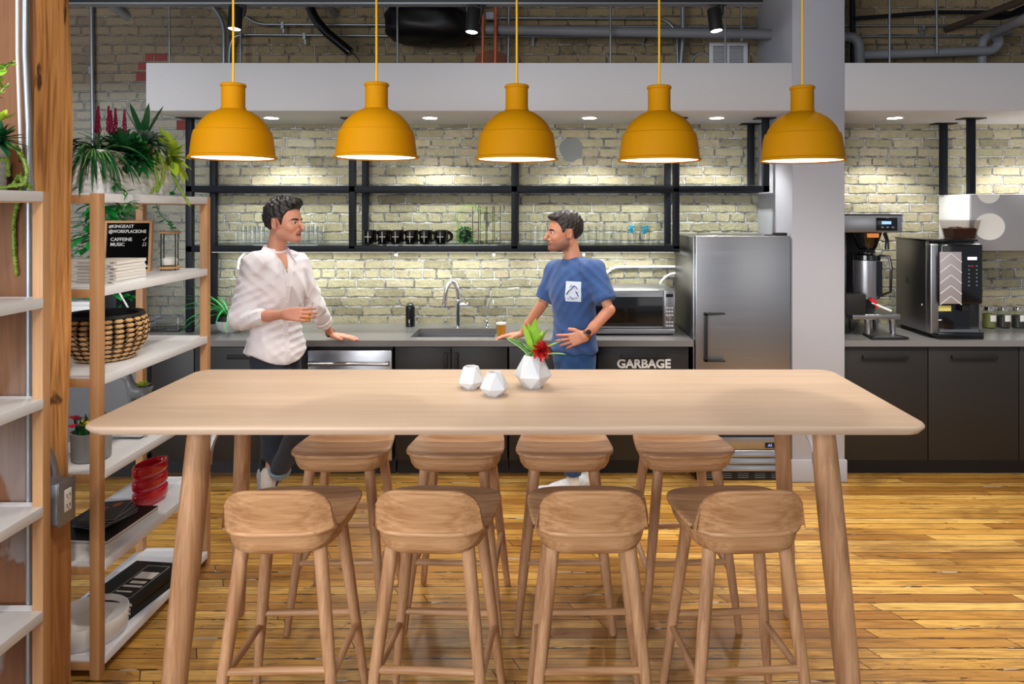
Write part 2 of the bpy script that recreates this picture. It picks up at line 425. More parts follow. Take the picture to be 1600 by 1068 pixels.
M['conc'] = mat('concrete', srgb(150, 150, 152), .7, bump=.2, bscale=90, var=.12, vscale=30)
M['grey'] = mat('grey_paint', srgb(110, 112, 116), .5)
M['blue_scr'] = mat('blue_display', (.05, .1, .4), .3, emit=(.25, .45, 1), es=1.6)
M['white_scr'] = mat('white_display', (1, 1, 1), .3, emit=(.85, .92, 1), es=1.4)
def green(n, a, rough=.45, var=.3, vs=25): M[n] = mat(n, srgb(*a), rough, var=var, vscale=vs)
green('leaf_dark', (22, 84, 44)); green('leaf_mid', (44, 130, 56)); green('leaf_lime', (150, 196, 66)); green('leaf_yel', (178, 206, 60))
green('leaf_grey', (112, 134, 118)); green('amaranth', (122, 148, 52)); green('leaf_bright', (30, 158, 66)); green('leaf_var', (130, 168, 96), var=.6, vs=60)
green('burgundy', (128, 22, 60)); green('rust', (196, 92, 44)); green('redflower', (184, 34, 30), var=.4); green('yellowflower', (238, 216, 30)); green('olive', (84, 84, 36))

# ================================================================ THE ROOM
YW = 5.31          # brick wall
YF = 4.57          # face of the column and of the soffit
struct('floor', G().box(-6, 6, -3, YW + .1, -.05, 0), M['floor'], smooth=False)
struct('wall_back', G().box(-6, 6, YW, YW + .15, 0, 3.6), M['brick'], smooth=False)
struct('ceiling', G().box(-6, 6, -3, YW + .1, 3.6, 3.7), M['ceiling'], smooth=False)
cx0, cx1 = XX(1238, YF), XX(1320, YF)
struct('column_white', G().box(cx0, cx1, YF, YW, 0, 3.6), M['white_wall'], bevel=.004)
SB, ST = 2.406, 2.717
struct('soffit_left', G().box(XX(228, YF), cx0, YF, YW, SB, ST), M['soffit'], bevel=.003)
struct('soffit_right', G().box(cx1, 6, YF, YW, SB, ST), M['soffit'], bevel=.003)
g = G().box(cx0 - .012, cx1 + .012, YF - .014, YW - .75 + .02, 0, .145)
struct('baseboard_column', g, M['white_wall'], bevel=.006)
# mortar patch on the wall and red brick infills
def blob(cx, cz, rx, rz, seed, n=26, am=.14):
    rr = random.Random(seed)
    k = [rr.uniform(1 - am, 1 + am) for _ in range(n)]
    return [(cx + rx * math.cos(2 * PI * i / n) * (k[i] + k[i - 1]) / 2, cz + rz * math.sin(2 * PI * i / n) * (k[i] + k[i - 1]) / 2) for i in range(n)]
p = A(893, 233, YW)
struct('trim_1', G().prism(blob(p.x, p.z, .088, .092, 3), YW - .006, YW + .01), mat('mortar_patch', srgb(128, 130, 128), .9, bump=.5, bscale=60))
redb = mat('red_brick', srgb(120, 52, 50), .85, bump=.4, bscale=80, var=.25)
g = G()
for px0, px1, py0, py1 in ((227, 239, 84, 95), (241, 261, 84, 95), (216, 228, 98, 109), (213, 228, 113, 126), (276, 300, 188, 203)):
    a = A(px0, py1, YW); b = A(px1, py0, YW)
    g.box(a.x, b.x, YW - .006, YW + .01, a.z, b.z)
struct('trim_2', g, redb, bevel=.003)
p = A(768, 92, YW)
struct('trim_3', G().prism(blob(p.x, p.z - .02, .13, .085, 8, am=.06), YW - .004, YW + .01), mat('brick_arch_infill', srgb(122, 74, 52), .9, bump=.4, bscale=60))
# recessed downlights in the soffit
for i, px in enumerate((424, 672, 921, 1120, 1398)):
    Yd = 4.92; p = A(px, 184, Yd)
    t = thing('downlight', ['recessed round downlight in soffit above man in white shirt', 'recessed downlight in soffit between second and third pendants',
        'recessed downlight in soffit between third and fourth pendants', 'recessed downlight in soffit between fourth and fifth pendants',
        'recessed downlight in soffit right of the white column'][i], 'downlight', (p.x, Yd, SB), group='recessed downlights')
    obj('trim_ring', G().lathe([(.060, -.001), (.060, -.004), (.048, -.004), (.048, -.001)], 32), M['white'], t)
    obj('lens', G().lathe([(.001, -.0035), (.050, -.0035)], 32), M['down'], t)
for x in (XX(424, 4.92) - 1.05, XX(424, 4.92), XX(548, 4.92), XX(672, 4.92), XX(796, 4.92), XX(921, 4.92), XX(1020, 4.92), XX(1120, 4.92), XX(1398, 4.92), XX(1398, 4.92) + 1.1):
    if x < XX(228, YF): continue
    dn = x in (XX(424, 4.92), XX(672, 4.92), XX(921, 4.92), XX(1120, 4.92), XX(1398, 4.92), XX(1398, 4.92) + 1.1)
    if dn:
        lamp('SPOT', 'downlight_beam', (x, 4.92, SB - .02), 46, (1.0, .99, .95), (x, 4.97, 0), spot_size=R(112), spot_blend=.45, shadow_soft_size=.04)

# ---------------------------------------------------------------- hung track and spotlights
YT = 4.2
t = thing('ceiling_track', 'long black lighting track with thin bright lip across the top', 'lighting track', (0, YT, ZZ(7, YT)))
obj('channel', G().box(XX(60, YT), XX(1190, YT), -.03, .03, .004, .07), M['bmatte'], t, bevel=.003)
obj('lip', G().box(XX(60, YT), XX(1190, YT), -.034, .03, -.006, .003), M['zinc'], t)
for i, (px, y0, y1) in enumerate(((369, 12, 47), (740, 14, 52), (1115, 14, 50))):
    p = A(px, y0, YT)
    t = thing('track_spotlight', ['black cylinder spotlight on track behind the leftmost pendant cord', 'black cylinder spotlight beside the black ductwork', 'black cylinder spotlight in front of the wall grille'][i],
              'spotlight', (p.x, YT, p.z), group='track spotlights')
    h = (y1 - y0) * YT / F
    rot = Euler((R(-6), R([2, 4, -6][i]), 0)).to_matrix()
    g = G().lathe([(.001, 0), (.036, 0), (.040, -.006), (.040, -h + .004), (.036, -h), (.034, -h + .004)], 28, rot=rot)
    obj('housing', g, M['bmatte'], t)
    obj('lens', G().lathe([(.001, -h + .006), (.034, -h + .003)], 28, rot=rot), M['down'], t)
    obj('arm', G().tube([(.045, 0, .05), (.05, 0, -.02), (.038, 0, -.05)], .012, 8).box(.02, .075, -.02, .02, .02, .075), M['bmatte'], t)
    tx = [-1.45, .1, .35][i]
    lamp('SPOT', 'track_beam', (p.x, YT - .02, p.z - h - .02), 42, (1, .93, .85), (tx, 3.9 if i else 4.2, .9), spot_size=R(75), spot_blend=.6, shadow_soft_size=.03)

# ---------------------------------------------------------------- pipes above the soffit
def pipe(name, label, pts, r, m, cat='pipe', Y=None, n=10, clips=()):
    P = []
    for q in pts: P.append(A(q[0], q[1], q[2] if len(q) > 2 else Y))
    # round the corners
    S = [P[0]]
    for i in range(1, len(P) - 1):
        a, b, c = P[i - 1], P[i], P[i + 1]
        if (b - a).angle(c - b, 0) > R(12):
            k = min((b - a).length, (c - b).length, .16) * .5
            p1 = b + (a - b).normalized() * k; p2 = b + (c - b).normalized() * k
            for s in (0, .25, .5, .75, 1): S.append(p1.lerp(b, s).lerp(b.lerp(p2, s), s))
        else: S.append(b)
    S.append(P[-1])
    c = S[0]
    t = thing(name, label, cat, tuple(c))
    obj('tube', G().tube([s - c for s in S], r, n), m, t)
    for (px, py) in clips:
        q = A(px, py, Y) - c
        obj('clamp', G().obox(q, .02, .03, r * 2 + .03).obox(q + Vector((0, .015, -.03)), .012, .012, .05), M['zinc'], t)
    return t
pipe('conduit', 'vertical grey conduit on brick beside the timber post', [(142, -60), (145, 200), (145, 330)], .013, M['zinc'], Y=5.27, clips=[(142, 110)])
pipe('duct_pipe', 'thick grey pipe slanting into brick at top left', [(120, -30, 4.9), (207, 32, 5.36)], .032, M['gpipe'])
pipe('hanger_rod', 'thin vertical rod at the left end of the soffit', [(264, -60), (265, 98)], .006, M['zinc'], Y=5.0)
pipe('conduit', 'bent conduit left of the first spotlight dropping behind soffit', [(305, -10), (338, 14), (350, 40), (350, 110)], .017, M['zinc'], Y=5.22)
pipe('conduit', 'short conduit with top bend behind the first spotlight', [(385, 54), (366, 56), (359, 72), (358, 110)], .012, M['zinc'], Y=5.24)
pipe('conduit', 'twin vertical conduit right of the first spotlight', [(376, 40), (376, 110)], .009, M['zinc'], Y=5.2)
pipe('conduit', 'upper thin horizontal conduit left of the ductwork', [(380, 24), (402, 38), (615, 39)], .010, M['zinc'], Y=5.24, clips=[(442, 40)])
pipe('conduit', 'lower thin horizontal conduit left of the ductwork', [(382, 54), (620, 56)], .009, M['zinc'], Y=5.25, clips=[(476, 57)])
pipe('flexible_hose', 'thick black wrapped hose sagging between first two pendant cords', [(478, -10), (490, 28), (512, 52), (548, 82)], .034, M['bgloss'], cat='hose', Y=5.05, n=12)
c = A(478, -10, 5.05); obj('loose_wires', G().tube([A(546, 79, 5.05) - c, A(552, 84, 5.06) - c, A(560, 92, 5.08) - c, A(566, 110, 5.1) - c], .004, 6), M['bmatte'], COL.objects['flexible_hose'])
pipe('duct_pipe', 'short slanted grey pipe above the black hose', [(495, -12, 5.0), (528, 25, 5.33)], .022, M['gpipe'])
pipe('hanger_rod', 'thin bright rod in front of the black ductwork', [(621, -60), (621, 110)], .007, M['zinc'], Y=4.7)
pipe('hanger_rod', 'short thin rod left of the black ductwork', [(606, -60), (606, 52)], .006, M['zinc'], Y=5.1)
pipe('hanger_rod', 'thin rod at the right edge of the ductwork', [(729, -60), (729, 54)], .006, M['zinc'], Y=4.85)
pipe('sprinkler_drop', 'left orange copper rod right of the second spotlight', [(755, 20), (754, 110)], .011, M['copper'], Y=4.95)
pipe('sprinkler_drop', 'right orange copper rod beside the third pendant cord', [(775, -60), (774, 110)], .012, M['copper'], Y=4.95)
pipe('hanger_rod', 'thin rod clamped to big grey pipe near copper rods', [(781, -60), (780, 50)], .007, M['zinc'], Y=5.0)
pipe('conduit', 'vertical conduit just left of the third pendant cord', [(796, -60), (794, 110)], .013, M['zinc'], Y=5.1)
pipe('drain_pipe', 'big grey horizontal pipe running into the column side', [(752, 46), (1213, 54)], .036, M['gpipe'], Y=5.0, n=16, clips=[(1158, 53)])
pipe('conduit', 'upper thin conduit bending down right of fourth pendant cord', [(770, 28), (1038, 29), (1058, 48), (1059, 110)], .010, M['zinc'], Y=5.26)
pipe('conduit', 'thin conduit just above the big grey pipe', [(760, 41), (1181, 42)], .008, M['zinc'], Y=5.27)
pipe('conduit', 'thin conduit just below the big grey pipe', [(744, 57), (1062, 58)], .008, M['zinc'], Y=5.27, clips=[(833, 60), (1005, 60)])
pipe('hanger_rod', 'thin vertical rod midway between third and fourth pendants', [(954, -60), (954, 110)], .008, M['zinc'], Y=4.9)
pipe('vertical_pipe', 'vertical pipe right of the fourth pendant cord', [(1067, -60), (1067, 60), (1063, 110)], .018, M['zinc'], Y=5.2)
pipe('hanger_rod', 'thin vertical rod in front of the wall grille', [(1133, -10), (1133, 110)], .007, M['zinc'], Y=4.7)
pipe('hanger_rod', 'thin rod clamping the big pipe near the column', [(1158, -60), (1158, 50)], .008, M['zinc'], Y=4.98)
pipe('cable', 'dark coiled cable loops on brick left of the grille', [(1076, 110), (1084, 88), (1098, 82), (1110, 90), (1122, 112)], .008, M['gpipe'], cat='cable', Y=5.302)
# right bay
pipe('vertical_pipe', 'black vertical pipe at left of the right bay', [(1331, -60), (1333, 110)], .020, M['black'], Y=5.25)
pipe('black_pipe', 'long black horizontal pipe high in the right bay', [(1334, 29), (1345, 28), (1460, 19), (1560, 19), (1680, 26)], .014, M['black'], Y=5.22)
pipe('drain_pipe', 'grey elbow pipe dropping beside the column in right bay', [(1300, 57), (1342, 58), (1343, 110)], .036, M['gpipe'], Y=5.08, n=16)
pipe('drain_pipe', 'grey horizontal pipe looping upward in the right bay', [(1346, 86, 5.1), (1552, 79, 5.1), (1562, 66, 5.1), (1553, 52, 5.05), (1600, 30, 4.6), (1680, -10, 4.2)], .034, M['gpipe'], n=16)
pipe('drain_pipe', 'short grey pipe with bend below the loop at far right', [(1575, 48, 5.15), (1534, 58, 5.15), (1534, 110, 5.15)], .032, M['gpipe'], n=16)
pipe('conduit', 'upper thin conduit across the right bay', [(1316, 40), (1680, 40)], .008, M['zinc'], Y=5.27, clips=[(1442, 43)])
pipe('conduit', 'lower thin conduit across the right bay', [(1345, 57), (1530, 57)], .008, M['zinc'], Y=5.27)
pipe('hanger_rod', 'thin vertical rod nearer the column in right bay', [(1390, -60), (1390, 110)], .008, M['zinc'], Y=4.9)
pipe('hanger_rod', 'thin rod clamping the grey horizontal pipe in right bay', [(1463, -60), (1464, 84)], .008, M['zinc'], Y=5.05)
pipe('duct_pipe', 'brown pipe rising diagonally at top right', [(1478, 46, 5.3), (1600, 0, 4.6), (1680, -30, 4.2)], .024, mat('brown_pipe', srgb(70, 58, 50), .5), n=14)
pipe('black_pipe', 'dark pipe sweeping up to the right frame edge', [(1536, 26, 5.1), (1570, 27, 5.0), (1600, 13, 4.8), (1680, -20, 4.6)], .022, M['black'], n=12)
# black ductwork
t = thing('air_handler', 'large black wrapped ductwork hanging above the soffit', 'ductwork', tuple(A(672, 40, 4.95)))
s = 4.95 / F
def ff(u, v):
    a = 2 * PI * u; b = -PI / 2 + PI * v
    ex = math.copysign(abs(math.cos(a)) ** .6, math.cos(a)); ey = math.copysign(abs(math.sin(a)) ** .8, math.sin(a))
    cb = math.cos(b) ** .38; sb = math.sin(b)
    w = 1 + .02 * math.sin(a * 9 + sb * 6)
    return (67 * s * ex * cb * w - (.03 if ex < 0 else 0) * abs(sb), .26 * ey * cb * w, 25 * s * math.copysign(abs(sb) ** .7, sb) - 6 * s * (ex * .3 + .2))
obj('wrapped_body', G().surf(ff, 56, 20, True), M['bsatin'], t)
obj('duct_neck', G().lathe([(.17, .02), (.17, .10), (.19, .11), (.19, .40)], 28), M['bgloss'], t)
obj('bracket_bar', G().box(.16, .24, -.2, -.14, .05, .40), M['bgloss'], t)
obj('valve', G().tube([(-.25, -.1, .14), (-.18, -.1, .14)], .008, 8).ell((-.20, -.1, .12), .015, .015, .022, 10), mat('brass', srgb(200, 150, 60), .3, .9), t)
t = thing('junction_box', 'small grey box on brick behind the copper rods', 'junction box', tuple(A(766, 26, 5.25)))
obj('box', G().box(-.035, .035, -.03, .03, -.03, .03), M['gpipe'], t, bevel=.003); obj('cover', G().box(-.028, .028, -.034, -.03, -.024, .024), M['zinc'], t)
# wall grille
a = A(1108, 98, 5.29); b = A(1168, 67, 5.29)
t = thing('wall_grille', 'white louvred grille on brick above the soffit right end', 'vent', (a.x, 5.30, a.z - .05))
w = b.x - a.x; h = b.z - a.z + .05
obj('frame', G().box(0, w, -.02, 0, 0, .03).box(0, w, -.02, 0, h - .025, h).box(0, .03, -.02, 0, .03, h - .025).box(w - .03, w, -.02, 0, .03, h - .025).box(w / 2 - .008, w / 2 + .008, -.018, 0, .03, h - .025), M['soffit'], t, bevel=.002)
g = G()
for i in range(12): g.obox((w / 2, -.008, .036 + i * (h - .07) / 11), w - .06, .016, .003, (R(35), 0, 0))
obj('louvres', g, M['soffit'], t)
obj('backing', G().box(.02, w - .02, -.002, 0, .02, h - .02), M['bmatte'], t)

# ================================================================ TIMBER POST
PX1 = -1.752; PY0 = 2.41; PY1 = 2.605
g = G()
def pf(u, v):
    a = u * 4; k = int(a) % 4; f = a - int(a); x0, x1, y0, y1 = PX1 - .30, PX1, 0, PY1 - PY0
    c = [(x0, y0), (x1, y0), (x1, y1), (x0, y1)]; p, q = c[k], c[(k + 1) % 4]
    z = v * 3.6
    wv = .0035 * math.sin(z * 3.1 + k) + .0025 * math.sin(z * 7.7 + k * 2)
    return (p[0] + (q[0] - p[0]) * f + wv, p[1] + (q[1] - p[1]) * f + wv, z)
g.surf(pf, 16, 60, True)
o = obj('timber_post', g, M['post'], loc=(0, PY0, 0), smooth=False); o['kind'] = 'structure'
o = thing('electrical_conduit', 'silver conduit running down the front edge of the timber post', 'conduit', (PX1 - .012, PY0 - .016, 0))
o_t = obj('tube', G().tube([(0, 0, 3.6), (0, 0, 2.3), (.012, 0, 2.05), (.014, 0, 1.84), (.014, 0, 0.02)], .011, 10), M['zinc'], o)
obj('coupling', G().tube([(.013, 0, 1.83), (.013, 0, 1.87)], .015, 12), M['zinc'], o)
obj('second_cable', G().tube([(-.026, -.004, 3.6), (-.024, -.004, 2.3), (-.012, -.004, 1.95)], .005, 8), M['soffit'], o)
# outlet box on the right-hand side of the post
zc = ZZ(785, 2.49)
t = thing('outlet_box', 'steel electrical outlet box with curved conduit on timber post', 'power outlet', (PX1 + .002, 2.505, zc))
obj('box', G().box(0, .05, -.040, .040, -.075, .075), M['zinc'], t, bevel=.006, seg=3)
obj('cover_plate', G().box(.05, .054, -.044, .044, -.078, .078), M['zinc'], t, bevel=.0015)
obj('receptacle', G().box(.054, .058, -.018, .018, -.034, .044), M['cream'], t, bevel=.002)
g = G()
for dz in (.022, -.014):
    g.box(.058, .0588, -.009, -.006, dz - .006, dz + .006).box(.058, .0588, .006, .009, dz - .006, dz + .006).box(.058, .0588, -.002, .002, dz - .013, dz - .009)
obj('slots', g, M['bmatte'], t)
obj('flex_conduit', G().tube([(.025, -.02, .075), (.025, -.022, .12), (.022, -.035, .17), (.012, -.055, .22), (.004, -.085, .25), (.0, -.10, .27)], .012, 10), M['zinc'], t)
obj('connector', G().tube([(.025, -.02, .073), (.025, -.02, .10)], .018, 6), M['zinc'], t)

# ================================================================ KITCHEN RUN
CT = .91; CYF = 4.60; KY = 4.72
# grey worktops (left one has the sink cut out)
sx0, sx1, sy0, sy1 = XX(641, 4.72), XX(773, 4.72), 4.72, 5.06
wl, wr = -3.6, XX(1084, 4.6)
g = G().box(wl, sx0, CYF, YW, CT - .04, CT).box(sx1, wr, CYF, YW, CT - .04, CT).box(sx0, sx1, CYF, sy0, CT - .04, CT).box(sx0, sx1, sy1, YW, CT - .04, CT)
tag(obj('countertop', g, M['quartz'], smooth=False), 'long grey quartz worktop with sink cut out along brick wall', 'countertop', 'grey worktops')
tag(obj('countertop', G().box(cx1, 6, CYF, YW, CT - .04, CT), M['quartz'], smooth=False), 'grey quartz worktop right of column under the coffee machines', 'countertop', 'grey worktops')
t = thing('sink', 'stainless undermount sink basin set in grey worktop', 'sink', (sx0, sy0, CT))
w = sx1 - sx0; d = sy1 - sy0
g = G().box(-.01, 0, -.01, d + .01, -.22, -.04).box(w, w + .01, -.01, d + .01, -.22, -.04).box(0, w, -.01, 0, -.22, -.04).box(0, w, d, d + .01, -.22, -.04).box(-.01, w + .01, -.01, d + .01, -.23, -.22)
obj('basin', g, M['steel'], t, smooth=False); obj('drain', G().lathe([(.001, -.217), (.04, -.217), (.045, -.2195)], 24, c=(w / 2, d / 2, 0)), M['chrome'], t)
# base cabinets: carcass, door(s), handle(s), plinth
def cabinet(x0, x1, label, doors, name='base_cabinet', horiz=False, top=CT - .042):
    t = thing(name, label, 'cabinet', (x0, CYF + .03, 0), group='charcoal base cabinets'); w = x1 - x0
    obj('carcass', G().box(.002, w - .002, .02, YW - CYF - .04, .115, top), M['bmatte'], t, smooth=False)
    obj('plinth', G().box(0, w, KY - CYF - .03, KY - CYF - .01, 0, .115), M['kick'], t, smooth=False)
    n = len(doors) - 1
    for i in range(n):
        a, b = doors[i] - x0, doors[i + 1] - x0
        dr = obj('door', G().box(a + .003, b - .003, 0, .019, .118, CT - .05), M['cab'], t, bevel=.0015)
        if horiz == 'pull':
            c = (a + b) / 2; hw = .15 if b - a > .5 else .11
            obj('handle', G().box(c - hw, c + hw, -.022, -.012, CT - .125, CT - .098).box(c - hw, c - hw + .012, -.012, 0, CT - .12, CT - .103).box(c + hw - .012, c + hw, -.012, 0, CT - .12, CT - .103), M['bmatte'], dr, bevel=.002)
        elif horiz == 'v':
            c = b - .035 if i % 2 == 0 else a + .035
            obj('handle', G().box(c - .011, c + .011, -.02, -.010, CT - .24, CT - .085).box(c - .009, c + .009, -.010, 0, CT - .24, CT - .228).box(c - .009, c + .009, -.010, 0, CT - .097, CT - .085), M['bmatte'], dr, bevel=.002)
    return t
Xf = lambda px: XX(px, CYF)
cabinet(Xf(232), Xf(300), 'narrow black base cabinet behind the shelf uprights', [Xf(232), Xf(300)])
c = cabinet(Xf(300), Xf(478), 'black drawer cabinet left of the dishwasher', [Xf(300), Xf(478)], horiz='pull')
cabinet(Xf(615), Xf(793), 'two door charcoal cabinet under the sink', [Xf(615), Xf(704), Xf(793)], horiz='v', top=CT - .24)
cabinet(Xf(794.5), Xf(932), 'charcoal cabinet behind the man in blue shirt', [Xf(794.5), Xf(932)], horiz='v')
gc = cabinet(Xf(933.5), Xf(1078), 'charcoal pull-out bin cabinet marked with garbage lettering', [Xf(933.5), Xf(1078)], horiz='pull', name='garbage_cabinet')
me = text_mesh('GARBAGE', .062, .0006, .0022); o = obj('lettering', me, M['cream'], [x for x in COL.objects if x.parent == gc and x.name.startswith('door')][0], smooth=False)
o.location = (Xf(1007) - Xf(933.5), -.001, ZZ(568.5, 4.63)); o.rotation_euler = (R(90), 0, 0)
sc_ = (XX(1049, 4.63) - XX(965, 4.63)) / max(1e-3, o.dimensions.x); o.scale = (sc_, sc_, 1)
cabinet(cx1 + .002, Xf(1454), 'charcoal cabinet right of column under the brewer', [cx1 + .002, Xf(1454)], horiz='pull')
cabinet(Xf(1454), Xf(1597), 'charcoal cabinet under the black coffee machine', [Xf(1454), Xf(1597)], horiz='pull')
t = cabinet(Xf(1597), Xf(1597) + .6, 'charcoal drawer cabinet at the right frame edge', [Xf(1597), Xf(1597) + .6])
# grey cabinet end behind the tall shelf
t = thing('grey_cabinet', 'low grey cabinet behind the lower shelves at left', 'cabinet', (-3.40, 4.62, 0))
obj('body', G().box(0, .74, 0, .64, .12, .868), M['grey'], t, bevel=.004); obj('plinth', G().box(.01, .73, .03, .62, 0, .12), M['kick'], t, smooth=False)
# dishwasher
x0, x1 = Xf(480), Xf(613)
t = thing('dishwasher', 'stainless dishwasher with curved bar handle behind the table', 'dishwasher', (x0, CYF, 0)); w = x1 - x0
obj('door', G().box(.003, w - .003, 0, .03, .125, CT - .065), M['steel'], t, bevel=.004)
obj('body', G().box(.003, w - .003, .03, .6, .12, CT - .045), M['bmatte'], t, smooth=False)
obj('plinth', G().box(0, w, .11, .13, 0, .12), M['kick'], t, smooth=False)
pts = [(.02 + (w - .04) * i / 16, -.03 - .02 * math.sin(PI * i / 16), ZZ(567, CYF) + .006 * math.sin(PI * i / 16)) for i in range(17)]
obj('handle', G().tube(pts, .019, 12, flat=.6).obox((.03, -.015, ZZ(567, CYF)), .02, .04, .03).obox((w - .03, -.015, ZZ(567, CYF)), .02, .04, .03), M['steel'], t)
# fridge
fx0, fx1, fy = XX(1086, 4.58), XX(1236, 4.58), 4.58
t = thing('refrigerator', 'tall stainless fridge with black bracket handle beside column', 'fridge', (fx0, fy, 0)); w = fx1 - fx0
FT = ZZ(368, fy)
obj('cabinet_body', G().box(.0, w, .06, .70, .03, FT - .012), M['steelz'], t, bevel=.004)
dr = obj('door', G().box(.004, w - .002, 0, .052, .33, FT), M['steel'], t, bevel=.006, seg=3)
hx0, hx1 = XX(1099, fy) - fx0, XX(1131, fy) - fx0; hz0, hz1 = ZZ(563, fy), ZZ(488, fy)
g = G().prism([(hx0, hz0), (hx0 + .018, hz0), (hx0 + .018, hz1), (hx0, hz1)], -.045, -.02)
g.prism([(hx0, hz1 - .014), (hx1, hz1 - .006), (hx1, hz1), (hx0, hz1 + .002)], -.045, 0).prism([(hx0, hz0), (hx1, hz0), (hx1, hz0 + .006), (hx0, hz0 + .016)], -.045, 0)
obj('handle', g, M['bmatte'], dr, bevel=.0015)
obj('hinge', G().box(w - .10, w - .02, .01, .07, FT, FT + .018).box(w - .16, w - .1, .02, .06, FT, FT + .006), M['bmatte'], t, bevel=.003)
obj('recess_shade', G().box(.01, w - .01, .03, .06, .28, .335), M['bmatte'], t, smooth=False)  # black strip standing in for the shade in the gap below the door
pn = obj('control_panel', G().box(.01, w - .01, 0, .06, .205, .285), M['steel'], t, bevel=.004)
obj('display', G().box(.455, .54, -.002, 0, .215, .25), M['bgloss'], pn)
o = obj('readout', text_mesh('A2', .022, .0004), M['blue_scr'], pn, smooth=False); o.location = (.487, -.003, .2325); o.rotation_euler = (R(90), 0, 0)
for k in range(3):
    z1 = .200 - k * .046
    obj('slat', G().prism([(0.0, z1), (.06, z1), (.06, z1 - .040), (-.012, z1 - .040), (-.012, z1 - .032)], .01, w - .01, 'x'), M['steel'], t, bevel=.002)
obj('base_grille', G().box(.01, w - .01, .01, .05, .008, .062), M['bmatte'], t, smooth=False)
for k in range(5):
    g = G()
    for j in range(3): g.box(.06 + k * .11, .13 + k * .11, .006, .01, .018 + j * .014, .022 + j * .014)
    obj('grille_slot', g, M['grey'], t)
# microwave
p0, p1 = A(905, 515, 4.78), A(1055, 452, 4.78)
t = thing('microwave', 'stainless microwave with dark glass door and keypad on worktop', 'microwave', (p0.x, 4.78, CT)); w = p1.x - p0.x; h = p1.z - CT
obj('housing', G().box(0, w, .02, .42, .015, h - .005), M['steel'], t, bevel=.006)
obj('underside_foot', G().box(.03, w - .05, .03, .38, 0, .016), M['bmatte'], t)
kx = w - .075
dr = obj('door', G().box(.002, kx - .004, 0, .02, .05, h - .008), M['steel'], t, bevel=.003)
obj('window', G().box(.03, kx - .008, -.003, 0, .062, h - .05), M['bgloss'], dr, bevel=.001)
obj('lower_trim', G().box(.002, w - .002, 0, .02, .012, .046), M['steel'], t, bevel=.003)
kp = obj('keypad', G().box(kx, w - .002, 0, .02, .05, h - .008), M['steelz'], t, bevel=.002)
obj('display', G().box(kx + .012, w - .014, -.002, 0, h - .052, h - .030), M['bgloss'], kp)
g = G()
for r_ in range(6):
    for c_ in range(3):
        if r_ == 2: continue
        g.box(kx + .013 + c_ * .018, kx + .025 + c_ * .018, -.002, 0, .062 + r_ * .024, .072 + r_ * .024)
obj('buttons', g, M['soffit'], kp); obj('dial', G().lathe([(.001, .008), (.013, .008), (.015, 0)], 20, c=(kx + .037, 0, .118), rot=Euler((R(90), 0, 0)).to_matrix()), M['chrome'], kp)
# white wall conduit arcs behind the microwave / behind the man
def arc(name, label, pts, Y, r=.010):
    c = A(*pts[0], Y); t = thing(name, label, 'conduit', tuple(c)); P = [A(x, y, Y) - c for x, y in pts]
    obj('tube', G().tube(P, r, 10), M['white'], t)
    obj('clip', G().obox(P[len(P) // 2] + Vector((0, .01, 0)), .012, .03, .03), M['white'], t)
arc('white_conduit', 'white conduit curving along brick above the microwave', [(942, 452), (942, 438), (946, 428), (953, 421), (962, 417), (990, 416.5), (1062, 416.5)], 5.28)
arc('white_conduit', 'short white conduit arc beside the fridge above microwave', [(1031, 448), (1033, 440), (1039, 433), (1048, 428), (1062, 426)], 5.28)
arc('white_conduit', 'white conduit arc behind the shoulder of man in white shirt', [(372, 420), (374, 405), (381, 396), (392, 392), (420, 391)], 5.28)
# faucet
def faucet(px, base_y, Y):
    b = A(px, base_y, Y); t = thing('faucet', 'tall chrome gooseneck faucet with pull-down spray behind the sink', 'faucet', (b.x, Y, CT))
    H = ZZ(437, Y) - CT; s = Y / F
    obj('body', G().lathe([(.026, 0), (.026, .006), (.019, .012), (.018, .17), (.020, .175), (.020, .20), (.016, .21)], 20), M['chrome'], t)
    pts = [(0, 0, .20), (0, 0, H - .12)]
    for i in range(1, 13):
        a = PI * i / 12 * .93; pts.append((-.045 * (1 - math.cos(a)), -.012 * (i / 12), H - .12 + .105 * math.sin(a)))
    obj('spout', G().tube(pts, [.016] * 2 + [.0155] * 12, 14), M['chrome'], t)
    e = pts[-1]
    obj('spray_head', G().tube([(e[0], e[1], e[2] + .01), (e[0] - .010, e[1], e[2] - .08), (e[0] - .013, e[1], e[2] - .10)], [.016, .020, .016], 14), M['chrome'], t)
    obj('lever', G().tube([(0, 0, .165), (.06, 0, .165)], .012, 12).tube([(.045, 0, .17), (.05, -.004, .215), (.054, -.006, .235)], .004, 8).ell((.066, 0, .165), .014, .014, .014, 12), M['chrome'], t)
faucet(716, 511, 5.13)
b = A(761, 511, 5.13); t = thing('water_tap', 'small thin chrome filtered water tap right of the faucet', 'faucet', (b.x, 5.13, CT))
obj('base', G().lathe([(.018, 0), (.016, .01), (.009, .02), (.012, .03), (.008, .05)], 16), M['chrome'], t)
obj('spout', G().tube([(0, 0, .04), (.003, 0, .10), (.012, 0, .16), (.022, 0, .19), (.034, -.004, .20), (.046, -.008, .188), (.052, -.01, .17)], .006, 10), M['chrome'], t)
obj('lever', G().tube([(-.012, 0, .035), (-.03, 0, .05)], .004, 8), M['chrome'], t)
b = A(641, 508, 5.15); t = thing('soap_dispenser', 'black rounded soap dispenser on worktop left of the faucet', 'soap dispenser', (b.x, 5.15, CT))
obj('body', G().lathe([(.001, .0), (.030, .0), (.034, .004), (.034, .135), (.032, .15), (.025, .163), (.014, .171), (.001, .174)], 28), M['bgloss'], t)
obj('mark', G().box(-.004, .002, -.036, -.0335, .03, .055), M['soffit'], t)
